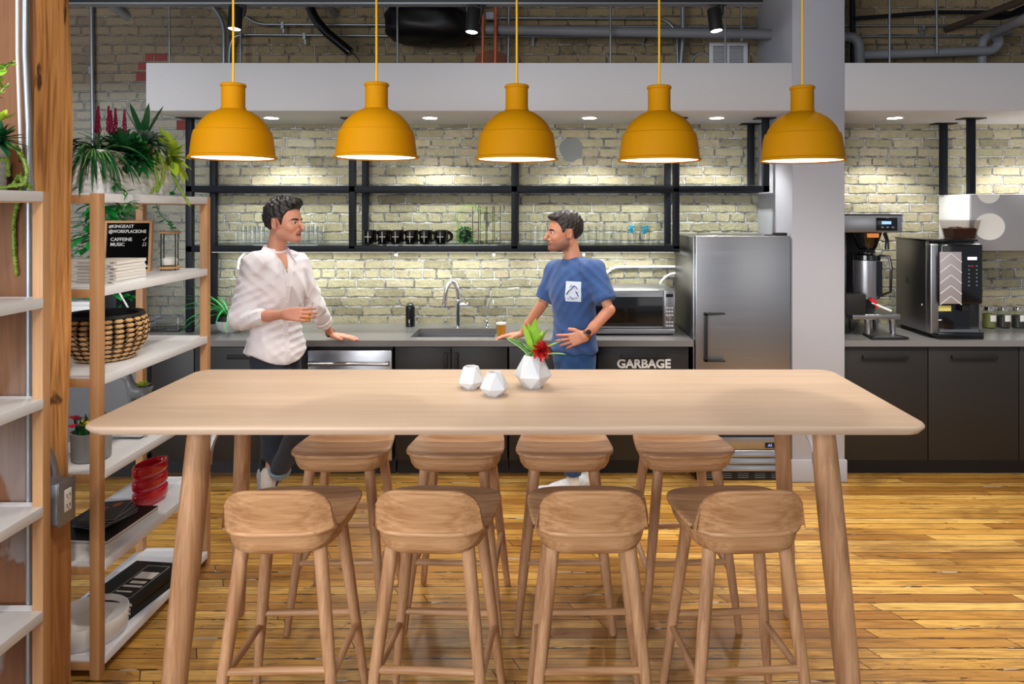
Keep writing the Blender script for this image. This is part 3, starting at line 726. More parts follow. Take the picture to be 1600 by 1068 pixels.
# beer glass on the worktop
def cup(t, r0, r1, h, liquid=None, lh=.6, lm=None, n=28):
    th = .003
    obj('glass_wall', G().lathe([(.001, 0), (r0, 0), (r1, h), (r1 - th, h), (r0 - th, .012), (.001, .012)], n), M['tumbler'], t)
    if lm:
        rr = r0 + (r1 - r0) * lh - th * 1.3
        obj('drink', G().lathe([(.001, .013), (r0 - th * 1.3, .013), (rr, h * lh), (.001, h * lh)], n), lm, t)
b = A(783, 528, 4.70)
t = thing('beer_glass', 'glass of amber beer with foam on worktop right of sink', 'glass', (b.x, 4.70, CT))
cup(t, .031, .037, .125, lh=.72, lm=M['beer'])
obj('foam', G().lathe([(.001, .089), (.0335, .089), (.034, .100), (.001, .101)], 24), M['foam'], t)

# ---------------------------------------------------------------- hanging black steel shelf
YSF, YSR, tb = 4.93, 5.27, .044
zu, zl = ZZ(295, YSF), ZZ(388.5, YSF)
t = thing('hanging_shelf_frame', 'black steel rack hung from the soffit along brick wall', 'shelf rack', (0, YSF, 0))
def post(px, Y, z0, z1, nm='post'):
    x = XX(px, Y); dy = Y - YSF
    p = obj(nm, G().box(x - tb / 2, x + tb / 2, dy - tb / 2, dy + tb / 2, z0, z1), M['black'], t, bevel=.002)
    if z1 > 2.3: obj('mounting_plate', G().box(x - .075, x + .075, dy - .05, dy + .05, SB - .007, SB - .001), M['black'], p)
for px, z0 in ((297, CT), (551, zl), (804, zl), (1056, zl), (1196, zu - tb / 2)): post(px, YSF, z0, SB - .007)
for px, z0 in ((334, CT), (571, zl), (806, zl), (1043, zl), (1173, zu - tb / 2)): post(px, YSR, z0, SB - .007)
X = lambda px, Y: XX(px, Y)
for nm, px0, px1, Y, z in (('rail', 297, 1196, YSF, zu), ('rail', 297, 1056, YSF, zl), ('rail', 334, 1173, YSR, zu), ('rail', 334, 1043, YSR, zl)):
    obj(nm, G().box(X(px0, Y) - tb / 2, X(px1, Y) + tb / 2, Y - YSF - tb / 2, Y - YSF + tb / 2, z - tb / 2, z + tb / 2), M['black'], t, bevel=.002)
for px, z in ((297, zu), (297, zl), (551, zu), (551, zl), (804, zl), (804, zu), (1056, zu), (1056, zl), (1196, zu)):
    x = X(px, YSF); obj('cross_bar', G().box(x - tb / 2, x + tb / 2, tb / 2, YSR - YSF - tb / 2, z - tb / 2, z + tb / 2), M['black'], t)
seg = [(297, 551), (551, 804), (804, 1056)]
for a, b in seg:
    obj('glass_shelf', G().box(X(a, YSF) + .02, X(b, YSF) - .02, -.018, YSR - YSF + .02, zl + tb / 2, zl + tb / 2 + .008), M['shelfglass'], t, smooth=False)
for a, b in seg + [(1056, 1196)]:
    obj('glass_shelf', G().box(X(a, YSF) + .02, X(b, YSF) - .02, -.018, YSR - YSF + .02, zu + tb / 2, zu + tb / 2 + .008), M['shelfglass'], t, smooth=False)
ls = obj('led_strip', G().box(X(334, 5.2), X(1052, 5.2), .24, .262, zl - tb / 2 - .018, zl - tb / 2 - .004), M['led'], t, smooth=False)
g = G()
for px in (620, 772, 912): g.box(X(px, 5.2) - .008, X(px, 5.2) + .008, .23, .27, zl - tb / 2 - .045, zl - tb / 2 - .004)
obj('strip_clip', g, M['white'], t)
for px in (460, 690, 930):
    lamp('AREA', 'shelf_strip_glow', (X(px, 5.2), 5.17, zl - tb / 2 - .03), 3.5, (.97, 1, .94), (X(px, 5.2), 5.22, 0), shape='RECTANGLE', size=1.0, size_y=.03)
SZ = zl + tb / 2 + .008
# tumblers
t0 = thing('tumbler', 'clear tumbler', 'glass', (0, 0, -5), group='clear tumblers on the hanging shelf')
g = G(); n = 24; prof = [(.001, 0), (.028, 0), (.034, .125), (.0315, .125), (.026, .014), (.001, .014)]
def tf(pr):
    vs = []
    for r, z in pr:
        for k in range(n):
            a = 2 * PI * k / n; rr = r * (1 + (.035 if k % 2 else -.0) * (r > .02)); vs.append((rr * math.cos(a), rr * math.sin(a), z))
    return vs
m_ = len(prof); g.add(tf(prof), [(i * n + k, i * n + (k + 1) % n, (i + 1) * n + (k + 1) % n, (i + 1) * n + k) for i in range(m_ - 1) for k in range(n)])
obj('glass_wall', g, M['tumbler'], t0)
spots = []
for i, px in enumerate((378, 392, 406, 420, 434, 448, 462, 476, 490, 503)):
    spots.append((px, 5.02, 'front row tumbler on left shelf bay, number %s from the post by head height' % i))
ordl = ['leftmost', 'second', 'third', 'fourth', 'fifth', 'sixth', 'seventh', 'eighth', 'ninth', 'tenth', 'eleventh']
first = True
def put_tumbler(px, Y, lab, grp):
    global first
    p = (XX(px, Y), Y, SZ)
    if first: t0.location = p; t0['label'] = lab; t0['group'] = grp; first = False
    else: dup(t0, p, 0, lab, grp)
for i, (px, Y, _) in enumerate(spots): put_tumbler(px, Y, 'clear tumbler behind man in white shirt, %s from left in front row' % ordl[i], 'tumblers in the left bay')
for i, px in enumerate((385, 399, 413, 441, 455, 469, 483, 496)): put_tumbler(px, 5.13, 'clear tumbler behind man in white shirt, %s from left in back row' % ordl[i], 'tumblers in the left bay')
rb = [(835, 5.02), (846, 5.12), (862, 5.04), (902, 5.03), (914, 5.12), (926, 5.03), (938, 5.03), (951, 5.12), (965, 5.03), (987, 5.03), (1008, 5.03)]
for i, (px, Y) in enumerate(rb): put_tumbler(px, Y, 'clear tumbler around man in blue shirt, %s from left in right bay' % ordl[i], 'tumblers in the right bay')
for i, px in enumerate((987, 1008)):
    c = (XX(px, 5.03), 5.03, SZ)
    t = thing('straw_bundle', ['turquoise tissue bundle in the left of two rightmost tumblers', 'turquoise tissue bundle in the rightmost tumbler'][i], 'decoration', c, group='turquoise bundles in tumblers')
    g = G(); rr = random.Random(i)
    for k in range(26):
        a = rr.uniform(0, 6.28); q = rr.uniform(.0, .021); z = rr.uniform(.078, .128)
        g.ell((q * math.cos(a), q * math.sin(a), z), .008, .008, .007, 6)
    obj('tissue', g, mat('turquoise', srgb(30, 180, 214), .5), t)
# mugs
t1 = thing('mug', 'black mug', 'mug', (0, 0, -5), group='black mugs on the middle shelf')
obj('body', G().lathe([(.001, 0), (.036, 0), (.039, .004), (.040, .096), (.037, .096), (.036, .008), (.001, .008)], 28), M['bgloss'], t1)
pts = [(.039 + .030 * math.sin(PI * i / 12), 0, .050 + .032 * math.cos(PI * i / 12)) for i in range(13)]
obj('handle', G().tube(pts, .0065, 8), M['bgloss'], t1)
obj('print', G().box(-.0015, .0015, -.0412, -.0385, .012, .086).box(-.022, .022, -.0412, -.0345, .050, .054), M['cream'], t1)
f1 = True
for row, Y in ((0, 5.01), (1, 5.11)):
    for i in range(6):
        px = (577, 599, 619.5, 642, 664, 689)[i] + (3 if row else 0)
        p = (XX(px, Y), Y, SZ); lab = 'black mug in %s row, %s from left on middle shelf' % (('front', 'back')[row], ordl[i])
        if f1: t1.location = p; t1['label'] = lab; f1 = False
        else: dup(t1, p, 0, lab)
# trailing ball plant with arched twigs and a wire stand
p = A(727, 383, 5.05)
t = thing('ball_plant', 'small leafy green ball plant on glass shelf beside mugs', 'plant', (p.x, 5.05, SZ))
g = G(); rr = random.Random(5)
for k in range(330):
    a = rr.uniform(0, 6.283); b_ = math.acos(rr.uniform(-.75, 1)); q = rr.uniform(.045, .062)
    d = Vector((math.sin(b_) * math.cos(a), math.sin(b_) * math.sin(a), math.cos(b_)))
    g.leaf(d * q + Vector((0, 0, .062)), d + Vector((rr.uniform(-.9, .9), rr.uniform(-.9, .9), rr.uniform(-.6, .6))), .017, .012, .4, n=2)
for k in range(60):
    a = rr.uniform(0, 6.283); q = rr.uniform(.03, .095)
    g.leaf((q * math.cos(a), q * math.sin(a) * .6, .006), (math.cos(a), math.sin(a), .4), .018, .012, .8, n=2)
obj('foliage', g, M['leaf_mid'], t)
obj('core', G().ell((0, 0, .055), .046, .046, .050, 14), M['bmatte'], t)
g = G()
for k, (h, w) in enumerate(((.27, .21), (.285, .16), (.25, .26))):
    pts = [(-.03 + w * (1 - math.cos(PI * i / 14)) / 2 - .035 + .01 * k, .01 * k, .10 + (h - .10) * math.sin(PI * i / 14) ** .5) for i in range(15)]
    g.tube(pts, .0018, 6)
    for sx in (0, 14):
        q = Vector(pts[sx])
        g.tube([q, q - Vector((0.006, 0, .09)), q - Vector((-.002, 0, .17 if sx else .05))], .0014, 5)
        for i in range(14):
            z = q.z - i * .011
            if z > .02: g.leaf((q.x, q.y, z), (rr.uniform(-1, 1), rr.uniform(-1, 1), .1), .010, .007, .5, n=2)
obj('twigs', g, M['leaf_lime'], t)
p = A(760, 383, 5.1)
t = thing('wire_stand', 'thin dark wire stand on shelf behind the ball plant', 'wire stand', (p.x, 5.1, SZ))
g = G()
for k in range(4):
    x = -.078 + k * .052; P = []
    for a, b_ in ((0, 0), (.042, 0), (.042, .265), (0, .265)): P.append((x + a - .021, .02 * (k % 2), .003 + b_))
    g.tube(P + [P[0]], .0024, 6)
obj('loops', g, M['bmatte'], t); obj('base_wire', G().tube([(-.10, -.03, .003), (.10, -.03, .003), (.10, .05, .003), (-.10, .05, .003), (-.10, -.03, .003)], .0026, 6), M['bmatte'], t)
# potted grass plant at the left end of the worktop
p = A(361, 512, 4.93)
t = thing('grass_plant', 'spiky green grass plant on worktop behind man in white shirt', 'plant', (p.x, 4.93, CT))
bowl = mat('carved_grey_bowl', srgb(190, 188, 184), .6, var=.5, vscale=40)
obj('pot', G().lathe([(.001, 0), (.055, 0), (.085, .025), (.098, .062), (.096, .085), (.088, .085), (.08, .06), (.001, .05)], 32), bowl, t)
obj('pot_rim', G().lathe([(.097, .082), (.092, .115), (.08, .125), (.072, .12), (.085, .08)], 32), M['bmatte'], t)
obj('soil', G().lathe([(.001, .108), (.082, .100)], 20), M['bmatte'], t)
g = G(); rr = random.Random(2)
for k in range(60):
    a = rr.uniform(0, 6.283); e = rr.uniform(.5, 1.5)
    g.leaf((.02 * math.cos(a), .02 * math.sin(a), .10), (math.cos(a), math.sin(a), 1.3 * e), rr.uniform(.24, .44), .016, rr.uniform(.9, 2.2), n=8)
obj('leaves', g, M['leaf_bright'], t)

# ---------------------------------------------------------------- right bay upper cabinet
Yc = 4.90
zt, zb = ZZ(303, Yc), ZZ(392, Yc); x0 = XX(1517, Yc)
t = thing('wall_cabinet', 'white wall cabinet with grey dotted doors above coffee machines', 'cabinet', (x0, Yc, zb)); h = zt - zb
obj('box', G().box(0, 2.0, .02, YW - Yc - .01, 0, h), M['white'], t, bevel=.003)
gd = mat('gloss_grey_door', srgb(150, 148, 152), .22)
for k in range(2):
    a = [0, XX(1588, Yc) - x0 + .0][0] + k * .95
    d_ = obj('door', G().box(a + .002, a + .948, 0, .018, .002, h - .002), gd, t, bevel=.002)
    dots = G()
    if k == 0:
        for px, py, r_ in ((1546, 354, .108), (1545, 303, .076)):
            q = A(px, py, Yc); cx_, cz_ = q.x - x0, q.z - zb
            poly = [(cx_ + r_ * math.cos(2 * PI * i / 36), min(h - .004, cz_ + r_ * .86 * math.sin(2 * PI * i / 36))) for i in range(36)]
            poly = [(max(.004, u), v) for u, v in poly]
            dots.prism(poly, -.0012, 0)
        obj('pale_discs', dots, M['cream'], d_, smooth=False)  # pale discs laid flat on the door front
t = thing('cabinet_hanger', 'black steel posts holding the wall cabinet from the soffit', 'steel frame', (0, Yc, 0))
for px, Y in ((1517, Yc + .05), (1474, 5.25)):
    x = XX(px, Y); z0 = zt
    obj('post', G().box(x - .022, x + .022, Y - Yc - .022, Y - Yc + .022, zt, SB - .007), M['black'], t, bevel=.002)
    obj('mounting_plate', G().box(x - .08, x + .08, Y - Yc - .05, Y - Yc + .05, SB - .007, SB - .001), M['black'], t)

# ---------------------------------------------------------------- coffee brewer
Yb = 4.76
t = thing('coffee_brewer', 'steel batch coffee brewer with display and thermal server', 'coffee machine', (XX(1318, Yb), Yb, CT)); X0 = XX(1318, Yb)
xr = XX(1410, Yb) - X0; ztop = ZZ(336, Yb) - CT; zhb = ZZ(363, Yb) - CT
hd = obj('head', G().box(0, xr, 0, .42, zhb, ztop), M['steel'], t, bevel=.004)
obj('top_trim', G().box(-.002, xr + .003, -.004, .42, ztop, ztop + .006), M['bmatte'], t)
dx0, dx1 = XX(1369, Yb) - X0, XX(1402, Yb) - X0
obj('display_panel', G().box(dx0, dx1, -.006, 0, ZZ(360, Yb) - CT, ZZ(340, Yb) - CT), M['bgloss'], hd, bevel=.003)
obj('screen', G().box(dx0 + .035, dx1 - .045, -.009, -.006, ZZ(350, Yb) - CT, ZZ(345.5, Yb) - CT), M['blue_scr'], hd)
g = G()
for k in range(3): g.ell((dx0 + .04 + k * .035, -.007, ZZ(355, Yb) - CT), .010, .003, .007, 12)
obj('buttons', g, M['grey'], hd)
obj('column', G().box(0, .09, .16, .42, .15, zhb), M['steelz'], t, bevel=.003).data
obj('back_panel', G().box(.09, xr - .06, .26, .42, .15, zhb), M['bmatte'], t, bevel=.003)
fc = (XX(1366, Yb) - X0)
obj('brew_basket', G().lathe([(.05, ZZ(391, Yb) - CT), (.062, ZZ(388, Yb) - CT), (.098, zhb - .003), (.001, zhb - .002)], 32, c=(fc, .11, 0)), M['bgloss'], t)
obj('basket_handle', G().tube([(fc + .085, .03, zhb - .004), (fc + .092, .01, zhb - .05), (fc + .092, .01, zhb - .115)], [.014, .012, .015], 10), M['bgloss'], t)
obj('basket_label', G().box(fc - .045, fc + .035, .006, .010, ZZ(371, Yb) - CT, ZZ(364.5, Yb) - CT), mat('orange_label', srgb(226, 140, 70), .5), t)
sv0, sv1 = ZZ(468, Yb) - CT, ZZ(395, Yb) - CT
sv = obj('server_body', G().lathe([(.001, sv0), (.088, sv0), (.090, sv0 + .02), (.090, sv1 - .055), (.085, sv1 - .05), (.001, sv1 - .05)], 36, c=(fc - .005, .11, 0)), M['steel'], t)
obj('server_lid', G().lathe([(.088, sv1 - .055), (.092, sv1 - .05), (.090, sv1 - .02), (.05, sv1 - .008), (.05, sv1), (.001, sv1)], 36, c=(fc - .005, .11, 0)), M['bgloss'], sv)
obj('server_handle', G().tube([(fc + .06, .06, sv1 - .02), (fc + .115, .03, sv1 - .025), (fc + .125, .02, sv1 - .10), (fc + .12, .02, sv0 + .05), (fc + .07, .06, sv0 + .02)], .013, 10, flat=.7), M['bgloss'], sv)
obj('sight_tube', G().box(fc + .035, fc + .065, .02, .04, sv0 + .02, sv1 - .06), M['bgloss'], sv)
zb1, zb0 = ZZ(486, Yb) - CT, ZZ(501, Yb) - CT
obj('stand', G().box(.05, XX(1404, Yb) - X0, -.03, .3, zb0 + .012, zb1 - .015), M['steel'], t, bevel=.006, seg=3)
for sx in (XX(1356, Yb) - X0, XX(1395, Yb) - X0):
    for sy in (.0, .25):
        obj('leg', G().lathe([(.012, 0), (.018, .01), (.024, zb0 + .015)], 16, c=(sx, sy, 0)), M['steel'], t)
obj('side_pod', G().box(-.01, .13, -.05, .06, zb1 - .02, zb1 + .12), M['bmatte'], t, bevel=.006)
obj('faucet', G().tube([(fc - .02, -.01, zb1 + .06), (fc + .04, -.05, zb1 + .03), (fc + .085, -.06, zb1 + .012)], [.014, .016, .015], 10, flat=.5), M['white'], t)
obj('red_tag', G().obox((fc - .02, -.02, zb1 + .075), .035, .012, .025, (0, R(30), 0)).obox((fc - .0, -.03, zb1 + .045), .018, .01, .04, (0, R(-10), 0)), M['red'], t)
obj('drip_tray', G().prism([(XX(1358, 4.66) - X0, -.14), (XX(1414, 4.66) - X0 - .02, -.14), (XX(1418, 4.66) - X0, -.12), (XX(1408, 4.66) - X0, .05), (XX(1364, 4.66) - X0, .05)], .0, .014, 'z'), M['bmatte'], t, bevel=.002)
obj('tray_grid', G().box(XX(1364, 4.66) - X0, XX(1408, 4.66) - X0, -.12, .04, .014, .018), M['steel'], t)
# ---------------------------------------------------------------- bean-to-cup machine
Ym = 4.67; X0 = XX(1457, Ym); w = XX(1534, Ym) - X0; H = ZZ(376, Ym) - CT
t = thing('espresso_machine', 'black bean coffee machine with chevron panel and steel sides', 'coffee machine', (X0, Ym, CT))
obj('side_panel', G().box(-.012, .012, .06, .46, .03, H - .004), M['steelz'], t, bevel=.003)
g = G()
for k in range(4): g.obox((-.0135, .30, .36 + k * .012 - .02), .002, .035, .004, (R(15), 0, 0))
obj('vent_slots', g, M['bmatte'], t)
obj('lock', G().ell((-.013, .11, .21), .004, .008, .011, 12), M['chrome'], t)
obj('corner_post', G().box(-.012, .045, .0, .06, .03, H - .02), M['steel'], t, bevel=.01, seg=4)
obj('chassis', G().box(.03, w - .01, .06, .46, .03, H - .006), M['bgloss'], t, bevel=.004)
obj('top_lid', G().box(-.018, w, .04, .47, H - .006, H + .008), M['bgloss'], t, bevel=.004)
dz0 = ZZ(475, Ym) - CT
dr = obj('front_door', G().box(.045, w, -.02, .06, dz0, H - .018), M['bgloss'], t, bevel=.018, seg=4)
px0, px1 = XX(1465, Ym) - X0, XX(1499, Ym) - X0; pz1 = ZZ(393, Ym) - CT
chev = mat('silver_panel', srgb(176, 168, 172), .35, .4)
obj('chevron_panel', G().box(px0, px1, -.026, -.02, dz0 + .006, pz1), chev, dr, bevel=.002)
g = G(); pm = (px0 + px1) / 2
for k in range(5):
    zc_ = pz1 - .02 - k * .07
    for s_ in (-1, 1):
        g.obox((pm + s_ * (px1 - px0) * .25, -.027, zc_ - .02), (px1 - px0) * .62, .003, .006, (0, R(-s_ * -38), 0))
obj('chevrons', g, M['soffit'], dr)
obj('display', G().box(XX(1509, Ym) - X0, XX(1523, Ym) - X0, -.023, -.02, ZZ(405.5, Ym) - CT, ZZ(401, Ym) - CT), M['white_scr'], dr)
g = G()
for r_ in range(6):
    for s_ in (0, 1): g.obox((XX(1511 + s_ * 12, Ym) - X0, -.0215, ZZ(415 + r_ * 6, Ym) - CT), .010, .002, .007)
obj('buttons', g, M['gpipe'], dr); obj('red_button', G().obox((XX(1516, Ym) - X0, -.0215, ZZ(415, Ym) - CT), .012, .002, .008), M['red'], dr)
nb = G().box(.045, XX(1492, Ym) - X0, .01, .06, .06, dz0 - .002)
lb = obj('lower_body', nb, M['bgloss'], t, bevel=.004)
obj('sticker', G().box(XX(1465, Ym) - X0, XX(1487, Ym) - X0, .006, .01, ZZ(486, Ym) - CT, ZZ(477.5, Ym) - CT), mat('striped_sticker', srgb(226, 206, 120), .5, var=.5, vscale=120), lb)
obj('badge', G().box(XX(1461, Ym) - X0, XX(1472, Ym) - X0, .006, .01, ZZ(501, Ym) - CT, ZZ(499, Ym) - CT), M['soffit'], lb)
obj('cup_bay', G().box(XX(1492, Ym) - X0, w - .012, .05, .06, .06, dz0), M['bgloss'], t).data
obj('bay_frame', G().box(w - .018, w - .008, .0, .06, .05, dz0).box(.045, w - .008, .0, .06, .045, .06), M['steel'], t)
obj('spout', G().box(XX(1505, Ym) - X0, XX(1517, Ym) - X0, .01, .06, dz0 - .05, dz0), M['bmatte'], t, bevel=.004)
obj('drip_tray', G().box(.02, w - .005, -.035, .10, 0, .045), M['bgloss'], t, bevel=.006, seg=3)
obj('rear_foot', G().box(.02, w - .02, .3, .45, 0, .035), M['bmatte'], t)
# hopper
hx = XX(1499, 4.85) - X0; zh0, zh1 = H + .008, ZZ(344, 4.85) - CT
def hop(z0, z1, e=0):
    def ring(z):
        f = (z - zh0) / (zh1 - zh0); a = .074 + .024 * f - e; b_ = .062 + .020 * f - e
        return [(hx - a, .18 - b_, z), (hx + a, .18 - b_, z), (hx + a, .18 + b_, z), (hx - a, .18 + b_, z)]
    v = ring(z0) + ring(z1)
    return G().add(v, [(0, 1, 5, 4), (1, 2, 6, 5), (2, 3, 7, 6), (3, 0, 4, 7), (0, 3, 2, 1)])
hp = obj('bean_hopper', hop(zh0, zh1), glass_mat('smoked_glass', (.72, .68, .66)), t, smooth=False)
zf = zh0 + (zh1 - zh0) * .55; g = hop(zh0 + .002, zf, .006); nv = 9
def beanf(u, v):
    f = .55; a = (.074 + .024 * f - .007) * (2 * u - 1); b_ = (.062 + .020 * f - .007) * (2 * v - 1)
    return (hx + a, .18 + b_, zf + .012 * math.sin(u * 9 + v * 5) * (1 - abs(2 * u - 1)) + random.uniform(-.004, .004))
g.surf(beanf, 24, 20)
obj('coffee_beans', g, mat('coffee_beans', srgb(70, 36, 24), .35, bump=1, bscale=120, var=.4, vscale=90), hp)['kind'] = 'stuff'
obj('hopper_lid', G().box(hx - .102, hx + .102, .094, .266, zh1, zh1 + .006), M['shelfglass'], hp, bevel=.002)
# storage jars
for i, px in enumerate((1545, 1567.5, 1591)):
    Y = 5.1; t = thing('storage_jar', ['glass jar of green tea with metal lid beside coffee machine', 'middle glass jar of dark tea with metal lid and label', 'rightmost glass jar of dark tea at frame edge'][i], 'jar', (XX(px, Y), Y, CT), group='tea jars')
    obj('glass_wall', G().lathe([(.001, 0), (.043, 0), (.046, .005), (.046, .12), (.038, .128), (.037, .12), (.043, .115), (.043, .006), (.001, .006)], 28), M['glass'], t)
    obj('lid', G().lathe([(.043, .124), (.044, .127), (.044, .152), (.040, .156), (.001, .156)], 28), M['chrome'], t)
    obj('contents', G().lathe([(.001, .006), (.041, .006), (.041, [.10, .085, .085][i]), (.001, [.105, .09, .09][i])], 24), mat('tea', srgb(*[(120, 118, 60), (46, 38, 36), (40, 36, 34)][i]), .7, var=.6, vscale=150), t)
    obj('label_tag', G().surf(lambda u, v: (.047 * math.sin((u - .5) * 1.2 + .25), -.047 * math.cos((u - .5) * 1.2 + .25), .05 + .045 * v), 8, 1), M['cream'], t)

# ================================================================ TABLE
TX0, TX1, TY0, TY1, TZ = -1.545, 1.285, 2.325, 3.165, 1.05
tcx, tcy = (TX0 + TX1) / 2, (TY0 + TY1) / 2
def rrect(x0, x1, y0, y1, r, n=10):
    P = []
    for cx_, cy_, a0 in ((x1 - r, y1 - r, 0), (x0 + r, y1 - r, 90), (x0 + r, y0 + r, 180), (x1 - r, y0 + r, 270)):
        for i in range(n + 1):
            a = R(a0 + 90 * i / n); P.append((cx_ + r * math.cos(a), cy_ + r * math.sin(a)))
    return P
t = thing('bar_table', 'long pale oak high table with rounded corners and round splayed legs', 'table', (tcx, tcy, 0))
hw, hd_ = (TX1 - TX0) / 2, (TY1 - TY0) / 2
vs = []; fs = []
lv = ((-.040, TZ - .032), (-.012, TZ - .030), (0.0, TZ - .012), (0, TZ - .006), (-.004, TZ - .001), (-.008, TZ))
for d_, z in lv:
    vs += [(x, y, z) for x, y in rrect(-hw - d_, hw + d_, -hd_ - d_, hd_ + d_, .065 + d_ * 0)] if False else [(x, y, z) for x, y in rrect(-hw - d_, hw + d_, -hd_ - d_, hd_ + d_, .065)]
n = 44
for i in range(len(lv) - 1):
    for k in range(n): fs.append((i * n + k, i * n + (k + 1) % n, (i + 1) * n + (k + 1) % n, (i + 1) * n + k))
fs.append(tuple(range(n - 1, -1, -1))); fs.append(tuple(range((len(lv) - 1) * n, len(lv) * n)))
# outward offset sign: lv offsets are insets
vs = [(x, y, z) for (x, y, z) in vs]
g = G(); 
vs = []
for d_, z in lv: vs += [(x, y, z) for x, y in rrect(-hw - d_ * -1 * -1 if False else -hw + -d_, hw + d_, -hd_ - d_, hd_ + d_, .065)]
g.add(vs, fs)
obj('tabletop', g, M['oak'], t, ang=50)
for (xt, yt, xb, yb, w_, nm) in ((-1.215, 2.50, -1.285, 2.42, .049, 0), (.985, 2.50, 1.06, 2.42, .049, 1), (-1.278, 3.00, -1.335, 3.07, .036, 2), (1.006, 3.00, 1.072, 3.07, .036, 3)):
    a = Vector((xt - tcx, yt - tcy, TZ - .03)); b_ = Vector((xb - tcx, yb - tcy, 0))
    pts = [b_.lerp(a, s) for s in (0, .02, .3, .6, .85, .97, 1)]
    lg = obj('leg', G().tube(pts, [w_ * .80, w_ * .88, w_ * .96, w_, w_ * .97, w_ * .93, w_ * .93], 24, flat=.92), M['oak_leg'], t)
    if nm < 2:
        s_ = 1 if nm == 0 else -1        # curved bracket at the inner side
        P = []
        for i in range(11):
            q = PI / 2 * i / 10; P.append((s_ * (.035 + .075 * (1 - math.sin(q)) ** 1.0), -.012 - .13 * (1 - math.cos(q)) ** 1.0))
        poly = [(s_ * .02, -.03)] + [(s_ * (.03 + .085 * (1 - math.sin(PI / 2 * i / 10))), -.01 - .15 * (1 - math.cos(PI / 2 * i / 10))) for i in range(11)] + [(s_ * .01, -.16)]
        obj('corner_bracket', G().prism([(xt - tcx + u, TZ - .03 + v) for u, v in poly], yt - tcy - .012, yt - tcy + .012), M['soffit'], t)
    else:
        obj('fixing_plate', G().lathe([(.05, -.003), (.05, 0)], 20, c=(xt - tcx, yt - tcy, TZ - .032)), M['bmatte'], t)
obj('underframe_rail', G().box(-1.05 , .95, -.02, .02, TZ - .075, TZ - .033), M['bmatte'], t)

# ================================================================ STOOLS
def make_stool():
    t = thing('bar_stool', 'pale oak bar stool', 'stool', (0, 0, 0), group='oak bar stools around the high table')
    def outline(sc_x, sc_y, n=48):
        P = []
        for k in range(n):
            a = 2 * PI * k / n; e = 2 / 3.9
            x = math.copysign(abs(math.cos(a)) ** e, math.cos(a)); y = math.copysign(abs(math.sin(a)) ** e, math.sin(a))
            wx = .203 + .020 * y
            P.append((x * wx * sc_x, y * .195 * sc_y))
        return P
    vs = []; n = 48
    lv = ((.70, .76, .662), (.80, .86, .664), (.865, .91, .672), (.91, .94, .688), (.945, .965, .718), (.955, .972, .724), (.998, .998, .730), (1.005, 1.005, .735), (.998, .998, .740), (.975, .975, .742), (.86, .86, .739), (.6, .6, .734), (.3, .3, .732))
    for a, b_, z in lv: vs += [(x, y, z) for x, y in outline(a, b_)]
    fs = [(i * n + k, i * n + (k + 1) % n, (i + 1) * n + (k + 1) % n, (i + 1) * n + k) for i in range(len(lv) - 1) for k in range(n)]
    fs.append(tuple(range(n - 1, -1, -1))); fs.append(tuple(range((len(lv) - 1) * n, len(lv) * n)))
    obj('seat', G().add(vs, fs), M['oak_s'], t, ang=60)
    # curved backrest shell standing just inside the rear rim
    nu, nv = 28, 10
    def bf(off):
        def f(u, v):
            s = 2 * u - 1; h = v
            top = .142 * (1 - abs(s) ** 4.6) ** .42 if abs(s) < 1 else 0
            wv = .190 * (1 - .05 * h ** 1.5)
            x = s * wv; y = -.184 + .050 * abs(s) ** 2.8 - .026 * h + off
            return (x, y, .738 + h * top * 1.0)
        return f
    vs = []; w_ = nu + 1
    g1 = G().surf(bf(0), nu, nv); g2 = G().surf(bf(.011), nu, nv)
    g = G(); g.add(g1.v, g1.f); g.add(g2.v, [tuple(reversed(f)) for f in g2.f])
    N1 = len(g1.v); rim = [j * w_ for j in range(nv + 1)] + [nv * w_ + i for i in range(1, w_)] + [j * w_ + nu for j in range(nv - 1, -1, -1)]
    for a, b_ in zip(rim, rim[1:]): g.f.append((a, b_, b_ + N1, a + N1))
    g.f.append(tuple([i for i in range(w_)] + [N1 + i for i in range(w_ - 1, -1, -1)]))
    obj('backrest', g, M['oak_s'], t, ang=55)
    obj('screw_plug', G().ell((-.07, -.180, .704), .005, .004, .005, 10).ell((.07, -.180, .704), .005, .004, .005, 10), M['ash'], t)
    for sx in (-1, 1):
        for sy in (-1, 1):
            a = Vector((sx * .125, sy * .125, .672)); b_ = Vector((sx * .20, sy * .20, 0))
            pts = [b_.lerp(a, q) for q in (0, .012, .3, .6, 1)]
            obj('leg', G().tube(pts, [.0115, .0140, .0180, .0210, .0225], 16), M['oak_leg'], t)
            obj('foot_pad', G().lathe([(.001, -.0), (.011, -.0), (.011, .004)], 12, c=(b_.x, b_.y, 0)), M['bmatte'], t)
    def at(sx, sy, z): q = z / .70; return Vector((sx * (.20 - .075 * q), sy * (.20 - .075 * q), z))
    for a, b_, r_ in (((-1, 1, .285), (1, 1, .285), .0115), ((-1, -1, .29), (1, -1, .29), .0115), ((-1, 1, .24), (-1, -1, .262), .0115), ((1, 1, .24), (1, -1, .262), .0115)):
        p, q = at(*a), at(*b_)
        obj('stretcher', G().tube([p, p.lerp(q, .5), q], [r_, r_ * 1.08, r_], 12), M['oak_s'] if a[1] == b_[1] else M['oak_y'], t)
    return t
st = make_stool()
near = [(-.862, 2.425, 2, 'leftmost near oak stool, backrest towards camera'), (-.366, 2.425, -3, 'second oak stool from left on the near side, backrest towards camera'),
        (.152, 2.425, 1, 'third oak stool from left on the near side, backrest towards camera'), (.655, 2.425, 4, 'rightmost near oak stool, backrest towards camera')]
